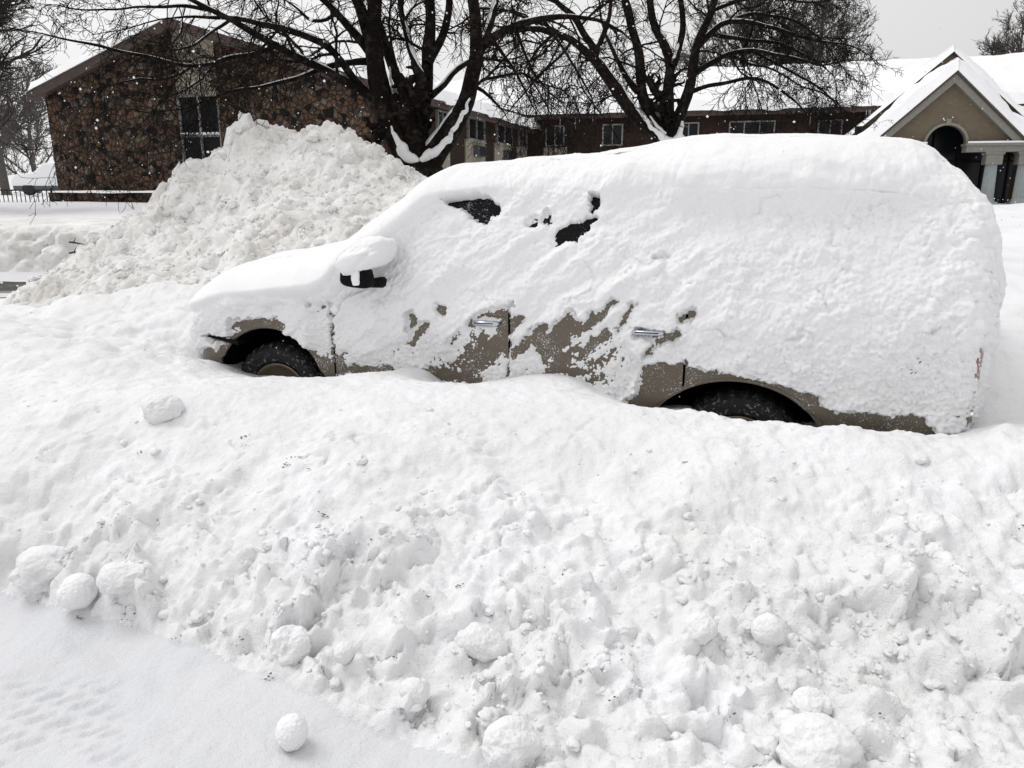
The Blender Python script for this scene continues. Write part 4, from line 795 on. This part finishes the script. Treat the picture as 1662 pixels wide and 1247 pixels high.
lip = sstep(2.3, 3.0, LP[:, 0]) * sstep(4.0, 3.6, LP[:, 0]) * sstep(-.035, .03, LP[:, 2] - zl + 1.6 * lipn) * (1 - topm) * (.5 + .9 * np.clip(fbm(LP, .4, 2, 240) + .3, 0, 1)) * near
T = Ts * (1 - topm) + Ttop * topm + .024 * lip
ex = ex * (1 - sstep(.45, .92, topm)) * np.where(LP[:, 0] < .7, sstep(1.10, 1.04, LP[:, 2]), 1)
T = T - ex * .10 
thin = sstep(.03, .25, ex) * sstep(1.0, .8, ex); T = T * (1 - .55 * thin) + thin * (.006 * b3 + .0065 * fine + .004 * b2 + .004 * st1 - .004)
arch = np.minimum(rF, rR); T = np.where(near, T - .10 * sstep(1.13, 1.0, arch) * sstep(.9, .6, LP[:, 2]) * (.35 + .65 * sstep(1.06, 1.0, arch)), T)
T = T - .06 * sstep(.56, .50, LP[:, 2])
S = LP + nrm * T[:, None]; S[:, 2] -= .012 * topm * sstep(.09, .03, LP[:, 2] - zl)
Q_ok = ~(T[Qc] < -.004).all(1) & ~hole
v, q = compact(w3(S), Qc[Q_ok]); npmesh('snow_cover', v, q, M['snow_car'], car)
reroot(car, tuple(cf(1.6, 1, .1))); tag(car, 'taupe sport utility vehicle plastered and capped with thick snow, buried to its wheels', 'suv')

# ------------------------------------------------------------------ trees
class Wood:
    """accumulates tapering tubes as numpy arrays"""
    def __init__(s): s.V = []; s.Q = []; s.n = 0; s.count = 0
    def tube(s, P, Rr, k):
        P = np.asarray(P); m = len(P); T_ = np.gradient(P, axis=0); T_ /= np.linalg.norm(T_, axis=1, keepdims=True) + 1e-9
        ref = np.array([0.31, .17, 1.0]) if abs(T_[:, 2]).mean() < .8 else np.array([1.0, .2, .1])
        a = np.cross(T_, ref); a /= np.linalg.norm(a, axis=1, keepdims=True) + 1e-9; b = np.cross(T_, a); an = 2 * np.pi * np.arange(k) / k
        V = P[:, None] + np.asarray(Rr)[:, None, None] * (np.cos(an)[None, :, None] * a[:, None] + np.sin(an)[None, :, None] * b[:, None])
        i, j = np.meshgrid(np.arange(m - 1), np.arange(k), indexing='ij'); j2 = (j + 1) % k
        s.V.append(V.reshape(-1, 3)); s.Q.append(np.stack([i * k + j, i * k + j2, (i + 1) * k + j2, (i + 1) * k + j], -1).reshape(-1, 4) + s.n); s.n += m * k; s.count += 1
    def build(s, name, mat_, parent): return npmesh(name, np.concatenate(s.V), np.concatenate(s.Q), mat_, parent)
def smooth_path(P, Rr, step=.12):
    P = np.asarray(P, float); Rr = np.asarray(Rr, float); d = np.r_[0, np.cumsum(np.linalg.norm(np.diff(P, axis=0), axis=1))]; n = max(4, int(d[-1] / step)); t = np.linspace(0, d[-1], n)
    out = np.c_[[np.interp(t, d, P[:, k]) for k in range(3)]].T; rr = np.interp(t, d, Rr)
    for _ in range(3): out[1:-1] = .25 * out[:-2] + .5 * out[1:-1] + .25 * out[2:]
    return out, rr
def grow(wood, p, d, L, r, lvl, g, droop, rough, minr):
    """one branch and its twigs; g = RandomState"""
    n = max(4, int(6 - (lvl > 2))); st = L / n; P = [p]; D = [d]; dd = d.copy()
    for k in range(n):
        dd = dd + g.normal(0, rough, 3) + np.array([0, 0, droop * (1.2 if k < n * .6 else -1.0)]); dd /= np.linalg.norm(dd); p = p + dd * st; P.append(p); D.append(dd)
    rr = np.linspace(r, max(minr, r * .38), n + 1); wood.tube(P, rr, 5 if r > .012 else 3)
    if lvl >= 4 or L < .11: return
    nb = int(max(2, min(8, L / .085))) if lvl < 3 else g.randint(1, 4)
    for _ in range(nb):
        t = g.uniform(.18, 1); k = min(n - 1, int(t * n)); q = P[k] + (P[k + 1] - P[k]) * (t * n - k); e = np.cross(D[k], g.normal(0, 1, 3)); e /= np.linalg.norm(e) + 1e-9
        c = D[k] * g.uniform(.45, .9) + e * g.uniform(.5, .95); c /= np.linalg.norm(c)
        grow(wood, q, c, L * g.uniform(.32, .62), max(minr, r * g.uniform(.42, .62)), lvl + 1, g, droop, rough, minr)
def big_tree(name, Y0, limbs, seed, label, base, twig_den, minr, forks, wk=1.0):
    """limbs: list of (depth change, [(px, py, width px), ...], twig factor); widths are diameters at distance Y0"""
    root = empty(name); g = np.random.RandomState(seed); tr = Wood(); tw = Wood(); sn = Wood()
    for dep, pl, tf_ in limbs:
        n = len(pl); P = []; Rr = []
        for k, (px, py, wd) in enumerate(pl): Y = Y0 + dep * (k / (n - 1)) ** 1.2; P.append(at(px, py, Y)); Rr.append(.5 * wd * wk * Y / F)
        P, Rr = smooth_path(P, Rr); P = P + np.c_[perlin(P, .5, seed + 1), perlin(P, .5, seed + 2), perlin(P, .5, seed + 3)] * .035 * np.clip(np.linspace(0, 3, len(P)), 0, 1)[:, None]
        Rr = Rr * (1 + .10 * perlin(P, .25, seed + 4)); tr.tube(P, Rr, 12 if Rr.max() > .1 else 8)
        T_ = np.gradient(P, axis=0); T_ /= np.linalg.norm(T_, axis=1, keepdims=True)
        # snow lying on the upper side of sloping limbs
        ok = (np.abs(T_[:, 2]) < .93) & (perlin(P, .9, seed + 9) > -.30) & (Rr > .011)
        run = []
        for k in range(len(P) + 1):
            if k < len(P) and ok[k]: run.append(k)
            else:
                if len(run) > 4:
                    ii = np.array(run); upv = np.array([0, 0, 1.0]) - T_[ii] * T_[ii][:, 2:3]; upv /= np.linalg.norm(upv, axis=1, keepdims=True); e = np.sin(np.linspace(0, np.pi, len(ii))) ** .4
                    sn.tube(P[ii] + upv * (Rr[ii] * .72)[:, None], np.maximum(.004, Rr[ii] * .62 * e * (.85 + .5 * perlin(P[ii], .15, seed + 12))), 7)
                run = []
        Ls = np.linalg.norm(np.diff(P, axis=0), axis=1).sum(); nb = int(Ls * twig_den * tf_)
        for _ in range(nb):
            t = g.uniform(.12, 1) ** .8; k = min(len(P) - 2, int(t * (len(P) - 1))); e = np.cross(T_[k], g.normal(0, 1, 3)); e /= np.linalg.norm(e) + 1e-9
            c = T_[k] * g.uniform(.35, .9) + e * g.uniform(.6, 1); c /= np.linalg.norm(c); r0 = min(Rr[k] * .45, .024)
            grow(tw, P[k], c, g.uniform(.5, 1.55) * (.55 + min(1, Rr[k] * 12)), max(r0, minr * 1.5), 1, g, -.10, .17, minr)
        grow(tw, P[-1], T_[-1], 1.0, max(minr * 1.6, Rr[-1] * .9), 1, g, -.06, .15, minr)
    tr.build('trunk', M['bark'], root); tw.build('crown', M['bark'], root)
    for fk in forks:
        if len(fk) == 2:
            dy, pl = fk; P, Rr = smooth_path([at(px, py, Y0 + dy) for px, py, r_ in pl], [r_ * wk * Y0 / F for px, py, r_ in pl], .03); P = P + .035 * np.c_[perlin(P, .12, seed), perlin(P, .12, seed + 1), perlin(P, .12, seed + 2)]; sn.tube(P, Rr * (1 + .45 * perlin(P, .16, seed + 3) + .25 * perlin(P, .06, seed + 4)), 11); continue
        px, py, dy, sx, sy, sz = fk
        V, Q = clod(3, (sx, sy, sz), seed + int(px), .25); Qq = np.c_[Q, Q[:, 2]]; p = at(px, py, Y0 + dy); sn.V.append(V + p); sn.Q.append(Qq + sn.n); sn.n += len(V)
    V = np.concatenate(sn.V); Qs = np.concatenate(sn.Q); tri = np.concatenate([Qs[:, [0, 1, 2]], Qs[Qs[:, 2] != Qs[:, 3]][:, [0, 2, 3]]]); npmesh('branch_snow', V, tri, M['snow'], root)
    reroot(root, tuple(base)); tag(root, label, 'tree'); print(name, tw.count, tw.n); return root
T1 = [(0, [(705, 380, 118), (695, 320, 108), (684, 282, 98), (680, 268, 80)], 0),
      (-.3, [(668, 275, 58), (652, 240, 54), (632, 200, 48), (620, 150, 44), (612, 105, 40), (604, 70, 34), (606, 20, 31), (612, -40, 28), (618, -130, 22), (640, -260, 14)], .5),
      (-.6, [(604, 78, 26), (592, 30, 24), (575, -5, 20), (545, -70, 15), (520, -150, 8)], .8),
      (.5, [(680, 235, 26), (668, 185, 24), (652, 142, 24), (638, 108, 22), (622, 70, 20), (608, 20, 16), (592, -40, 13), (570, -120, 8)], .6),
      (.4, [(686, 278, 40), (683, 235, 34), (687, 180, 30), (692, 120, 27), (695, 64, 26), (698, 26, 22), (693, -20, 20), (690, -120, 15), (700, -230, 8)], .6),
      (.9, [(693, 105, 24), (706, 82, 19), (719, 60, 17), (727, 13, 15), (733, -40, 12), (745, -120, 7)], .9),
      (1.0, [(690, 130, 20), (674, 105, 16), (664, 77, 15), (655, 26, 13), (648, -10, 11), (640, -90, 6)], .9),
      (-.2, [(676, 290, 66), (705, 250, 54), (728, 220, 44), (752, 178, 38), (768, 130, 33), (776, 77, 28), (772, 36, 25), (766, 0, 22), (757, -60, 17), (750, -150, 9)], .5),
      (-.8, [(776, 80, 22), (798, 60, 19), (815, 52, 17), (834, 41, 15), (880, 29, 13), (928, 26, 10), (975, 34, 7), (1010, 50, 5)], 1.0),
      (.8, [(778, 84, 20), (796, 40, 17), (802, 0, 15), (808, -60, 12), (820, -140, 7)], .9),
      (.8, [(700, 156, 15), (726, 130, 13), (748, 110, 12), (764, 96, 10)], .6),
      (-1.6, [(614, 162, 22), (598, 154, 21), (575, 141, 20), (560, 132, 19), (534, 117, 18), (493, 97, 17), (465, 85, 16), (444, 74, 15), (418, 56, 14), (393, 41, 13), (354, 19, 11), (318, 2, 9), (270, -20, 6)], .8),
      (-1.2, [(606, 160, 20), (590, 148, 18), (575, 130, 17), (560, 105, 16), (548, 88, 15), (524, 70, 14), (483, 50, 14), (431, 41, 12), (380, 28, 9), (330, 24, 6), (280, 30, 4)], .9),
      (-1.0, [(598, 100, 16), (567, 99, 13), (529, 110, 12), (503, 122, 10), (457, 135, 8), (418, 142, 7), (380, 147, 6), (340, 160, 4)], .8),
      (-2.2, [(446, 76, 11), (428, 86, 10), (410, 88, 9), (380, 91, 9), (352, 101, 8), (327, 109, 8), (308, 111, 7), (273, 101, 7), (234, 90, 6.5), (191, 87, 6.5), (153, 68, 5.5), (115, 70, 4.5), (68, 55, 3)], 1.1),
      (-2.0, [(308, 110, 6), (280, 128, 5), (250, 130, 4.5), (200, 130, 4), (150, 150, 3)], .9), (-1.8, [(352, 101, 6), (330, 125, 5), (300, 150, 4), (270, 160, 3)], .9),
      (-2.0, [(380, 28, 8), (345, 50, 6), (310, 75, 5), (275, 84, 4)], 1.0), (-2.4, [(354, 19, 9), (300, 8, 7), (240, 12, 5), (180, 18, 4), (110, 10, 3)], 1.1), (-2, [(300, 10, 5), (290, 50, 4), (278, 80, 3)], 1.0),
      (-.4, [(600, 85, 20), (585, 60, 19), (560, 40, 17), (540, 20, 15), (515, -10, 12), (480, -50, 8)], .9), (-1.2, [(545, 22, 9), (520, 40, 7), (490, 25, 6), (470, 5, 4)], 1.0),
      (.6, [(880, 29, 8), (900, 60, 6), (930, 100, 5), (950, 140, 4)], 1.1), (.4, [(834, 41, 9), (850, 75, 6), (858, 110, 5), (890, 150, 3.5)], 1.1), (.3, [(770, 140, 9), (800, 150, 7), (812, 175, 5), (818, 180, 3)], 1.0),
      (.3, [(800, 66, 10), (822, 90, 7), (845, 130, 5), (862, 170, 3)], 1.2)]
big_tree('tree', 11.5, T1, 5, 'large bare dark tree forking low into many snow lined stems behind the snow pile', at(690, 330, 11.5) * np.array([1, 1, 0]) + np.array([0, 0, .6]), 2.2, .0027,
         [(672, 182, .30, .10, .12, .12), (-.20, [(636, 205, 2), (642, 222, 6), (652, 242, 11), (664, 256, 11), (682, 263, 6)]), (-.22, [(762, 160, 2), (752, 185, 4), (736, 212, 6), (722, 232, 9), (704, 247, 11), (684, 260, 7)]), (.1, [(634, 110, 2), (636, 140, 3), (640, 170, 3), (648, 195, 2)])], .72)
T2 = [(0, [(1092, 330, 52), (1090, 260, 48), (1088, 238, 44), (1088, 230, 38)], 0),
      (-.6, [(1080, 226, 30), (1066, 222, 29), (1045, 204, 27), (1018, 175, 25), (997, 143, 23), (976, 111, 20), (965, 95, 19), (949, 82, 16), (928, 66, 14), (902, 53, 12), (867, 45, 10), (830, 50, 7)], .7),
      (-.9, [(966, 96, 17), (968, 82, 14), (950, 60, 13), (928, 26, 12), (899, 0, 10), (870, -40, 7)], .9), (.2, [(966, 92, 12), (978, 62, 10), (986, 38, 9), (992, 0, 7), (1000, -50, 5)], .9),
      (.3, [(1078, 222, 26), (1056, 192, 22), (1042, 154, 20), (1039, 106, 18), (1034, 71, 17), (1023, 38, 16), (1014, 0, 15), (1005, -70, 10)], .6),
      (.6, [(1036, 150, 14), (1013, 122, 12), (1000, 92, 11), (989, 71, 9), (978, 40, 6)], .9),
      (.5, [(1086, 222, 26), (1084, 172, 22), (1084, 138, 20), (1091, 111, 19), (1079, 74, 17), (1061, 42, 15), (1054, 0, 13), (1046, -60, 9)], .6),
      (.8, [(1093, 106, 15), (1106, 69, 13), (1108, 26, 12), (1103, -10, 10), (1100, -70, 6)], .8),
      (-.3, [(1090, 224, 28), (1103, 190, 24), (1114, 159, 22), (1122, 127, 20), (1129, 79, 17), (1140, 53, 15), (1159, 16, 13), (1168, -20, 11), (1180, -80, 7)], .6),
      (-.8, [(1124, 122, 12), (1156, 101, 10), (1182, 87, 9), (1220, 82, 8), (1270, 88, 6), (1330, 108, 4)], 1.3), (-.6, [(1120, 150, 10), (1151, 138, 8), (1193, 131, 7), (1230, 126, 6), (1276, 152, 5), (1307, 182, 3)], 1.2),
      (-.4, [(1132, 77, 13), (1151, 56, 11), (1172, 38, 10), (1198, 32, 9), (1232, 40, 8), (1300, 58, 6), (1345, 70, 4), (1372, 72, 3)], 1.4),
      (.8, [(1140, 53, 10), (1170, 60, 8), (1210, 64, 7), (1260, 70, 6), (1300, 86, 4), (1335, 110, 3)], 1.4), (.6, [(1159, 16, 9), (1200, 0, 7), (1260, -5, 6), (1310, 6, 4), (1345, 0, 3)], 1.4), (.9, [(1172, 38, 8), (1220, 20, 6), (1280, 30, 5), (1315, 45, 4), (1350, 85, 3)], 1.4),
      (.9, [(1220, 82, 6), (1270, 110, 5), (1310, 130, 4), (1350, 160, 3)], 1.3), (.5, [(1182, 87, 6), (1215, 105, 5), (1255, 112, 4), (1295, 138, 3), (1335, 150, 3)], 1.3),
      (-.6, [(928, 66, 7), (912, 90, 6), (880, 120, 5), (850, 150, 4), (835, 170, 3)], 1.2), (-.8, [(945, 80, 7), (930, 110, 5), (950, 150, 4), (975, 185, 3)], 1.2), (-.6, [(902, 53, 7), (870, 80, 5), (855, 120, 4), (890, 175, 3)], 1.2), (.5, [(905, 52, 8), (860, 30, 6), (830, 20, 5)], 1)]
big_tree('tree', 17.0, T2, 9, 'slimmer bare tree forking into a spreading fan of stems behind the car roof', at(1090, 300, 17.0) * np.array([1, 1, 0]) + np.array([0, 0, .5]), 1.9, .0040,
         [(1090, 224, .10, .28, .2, .12), (1121, 128, 0.05, .09, .1, .07), (-.18, [(1030, 170, 2), (1046, 192, 4), (1062, 212, 5), (1078, 226, 7), (1096, 230, 5)]), (-.1, [(1054, 188, 2), (1066, 206, 4), (1080, 219, 5)]), (-.15, [(1110, 196, 2), (1106, 210, 5), (1100, 224, 7), (1088, 231, 5)])], .78)
def far_tree(name, base, H, spread, seed, label, m, minr, den=1.0, lean=0, lo=.25):
    root = empty(name); g = np.random.RandomState(seed); tr = Wood(); tw = Wood(); b = np.array(base, float); top = b + np.array([lean, 0, H])
    P, Rr = smooth_path([b - np.array([0, 0, .5]), b + (top - b) * .35 + g.normal(0, .1, 3), b + (top - b) * .7 + g.normal(0, .2, 3), top], [H * .026, H * .018, H * .009, minr], H / 14); tr.tube(P, Rr, 8)
    for _ in range(int(34 * den)):
        t = g.uniform(lo, .97); k = int(t * (len(P) - 1)); a = g.uniform(0, 6.28); upw = g.uniform(.25, 1.0); c = np.array([math.cos(a), math.sin(a), upw]); c /= np.linalg.norm(c)
        L = spread * (1.15 - .75 * t) * g.uniform(.7, 1.1); branch(tw, P[k], c, L, max(minr * 2, Rr[k] * .42), 1, g, minr)
    tr.build('trunk', m, root); tw.build('crown', m, root); reroot(root, tuple(b)); tag(root, label, 'tree', 'bare trees round the building'); return root
def branch(wood, p, d, L, r, lvl, g, minr):
    n = 6; st = L / n; P = [p]; D = [d]; dd = d
    for k in range(n): dd = dd + g.normal(0, .12, 3) + np.array([0, 0, .06]); dd = dd / np.linalg.norm(dd); p = p + dd * st; P.append(p); D.append(dd)
    wood.tube(P, np.linspace(r, max(minr, r * .35), n + 1), 4 if lvl == 1 else 3)
    if lvl >= 4: return
    for _ in range({1: 8, 2: 6, 3: 4}[lvl]):
        t = g.uniform(.2, 1); k = min(n - 1, int(t * n)); e = np.cross(D[k], g.normal(0, 1, 3)); e /= np.linalg.norm(e) + 1e-9; c = D[k] * g.uniform(.5, 1) + e * g.uniform(.35, .8); c /= np.linalg.norm(c)
        branch(wood, P[k], c, L * g.uniform(.35, .58), max(minr, r * .5), lvl + 1, g, minr)
def gbase(px, Y, z=1.2): q = at(px, 300, Y); q[2] = z; return q
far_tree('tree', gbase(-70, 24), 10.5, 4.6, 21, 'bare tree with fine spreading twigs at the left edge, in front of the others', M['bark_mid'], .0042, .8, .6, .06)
far_tree('tree', gbase(8, 52), 12, 6, 22, 'hazy grey bare tree between the left edge and the stone gable', M['bark_haze'], .012, .6, 0, .1)
far_tree('tree', gbase(-90, 60), 16, 8, 23, 'tall hazy bare tree at the far left edge behind the picket fence', M['bark_haze'], .014, .6, 0, .1)
far_tree('tree', gbase(60, 75), 11, 6, 26, 'low hazy bare tree peeping out just left of the stone gable corner', M['bark_haze'], .016, .6, 0, .1)
far_tree('tree', gbase(1195, 62), 19, 8, 24, 'tall brownish bare tree behind the cross wing roof, left of its neighbour', M['bark_haze'], .014, 1.3)
far_tree('tree', gbase(1310, 66), 16.5, 5.4, 27, 'brownish bare tree behind the cross wing roof, nearest to the portico', M['bark_haze'], .014, 1.3)
far_tree('tree', gbase(1622, 70), 15.6, 5.6, 25, 'rounded bare tree behind the roof right of the portico peak', M['bark_haze'], .013, .8)
far_tree('tree', gbase(1690, 64), 17, 6, 28, 'bare tree cut by the right edge behind the roof', M['bark_haze'], .015, 1.0)

# ------------------------------------------------------------------ small things
def parked(px, Y, label):
    o = at(px, 312, Y); o[2] = base_z([o[0]], [o[1]])[0] + .05; root = empty('parked_car')
    prof = [(-2.3, .25), (-2.3, .75), (-2.1, .95), (-1.0, 1.05), (-.35, 1.55), (1.5, 1.60), (2.1, 1.1), (2.3, .9), (2.3, .25)]
    m_ = MB(); m_.prism([o + np.array([x, 0, z]) for x, z in prof], np.array([0, 1.75, 0])); m_.build('body', M['metal'], root, bevel=.12)
    m_ = MB(); m_.prism([o + np.array([x, -.05, z]) for x, z in [(-2.35, .5), (-2.3, .9), (-2.05, 1.13), (-1.0, 1.26), (-.4, 1.74), (1.5, 1.82), (2.2, 1.3), (2.35, .9), (2.35, .5)]], np.array([0, 1.85, 0])); m_.build('snow_cover', M['snow_far'], root, smooth=False, bevel=.1)
    for x in (-1.4, 1.4):
        m_ = MB(); m_.tube([o + np.array([x, -.03, .33]), o + np.array([x, .2, .33])], .33, 20); m_.build('wheel', M['rubber'], root)
    reroot(root, tuple(o)); tag(root, label, 'car')
parked(88, 44.0, 'small snow covered parked car half hidden behind the stone gable corner')
def stick(name, px, py, Y, dx, dz, label, r=.010, grp=None):
    p = at(px, py, Y); g = random.Random(px); m_ = MB(); path = [p + np.array([dx * t, .03 * t, dz * t + g.uniform(-.01, .01)]) for t in (0, .3, .6, 1)]; m_.tube(path, [r, r, r * .8, r * .4], 6); m_.tube([path[1], path[1] + np.array([dx * .2, 0, .05])], [r * .6, r * .3], 5)
    o = m_.build(name, M['twig'], smooth=True); tag(o, label, 'twig', grp)
stick('twig', 112, 393, 8.2, .14, -.03, 'upper dark twig sticking out of the left slope of the snow pile'); stick('twig', 112, 411, 8.1, .16, .015, 'lower dark twig sticking out of the left slope of the snow pile')
# falling snow
g = np.random.RandomState(3); N = 4200; Yf = 2.8 + 24 * g.rand(N) ** 1.15; Xf = (g.rand(N) - .5) * 1.75 * Yf; Zf = .4 + g.rand(N) * (1.9 + .38 * Yf); rf_ = .0012 + .0036 * g.rand(N) ** 3; rf_ = rf_ * (1 + Yf / 10)
oc = np.array([[1, 0, 0], [-1, 0, 0], [0, 1, 0], [0, -1, 0], [0, 0, 1], [0, 0, -1]], float); of = np.array([[0, 2, 4], [2, 1, 4], [1, 3, 4], [3, 0, 4], [2, 0, 5], [1, 2, 5], [3, 1, 5], [0, 3, 5]])
st_ = 1 + .7 * g.rand(N, 1, 3); Vf = np.stack([Xf, Yf, Zf], 1)[:, None] + oc[None] * rf_[:, None, None] * st_; Qf = (of[None] + 6 * np.arange(N)[:, None, None]).reshape(-1, 3)
fl = npmesh('falling_snow', Vf.reshape(-1, 3), Qf, M['snow_car']); tag(fl, 'snowflakes drifting down through the air', kind='stuff')

g = np.random.RandomState(8); AV, AQ, off = [], [], 0
spots = [(480, 742, 26), (466, 752, 12), (525, 836, 20), (170, 850, 8), (132, 1002, 16), (205, 996, 10), (222, 1000, 8), (438, 1096, 16), (392, 1040, 8), (1130, 1028, 10), (1142, 1046, 10), (398, 708, 10), (230, 733, 8), (1650, 858, 12), (905, 940, 10), (640, 1070, 10), (1000, 1130, 8), (690, 965, 9), (1190, 1165, 8)] + [(g.uniform(60, 1620), g.uniform(690, 1180), g.randint(2, 7)) for _ in range(14)]
for px, py, k in spots:
    p = march(px, py)
    for _ in range(int(k * .6) + 1):
        r_ = g.uniform(.0012, .0042); V, Q = clod(1, (r_ * 1.4, r_, r_ * .8), g.randint(1, 999), .3); x, y = p[0] + g.normal(0, .013), p[1] + g.normal(0, .004); AV.append(V + np.array([x, y - .012, near_z(x, y) - .1 * r_])); AQ.append(Q + off); off += len(V)
gt = npmesh('grit', np.concatenate(AV), np.concatenate(AQ), M['grit'], bank); gt['kind'] = 'stuff'
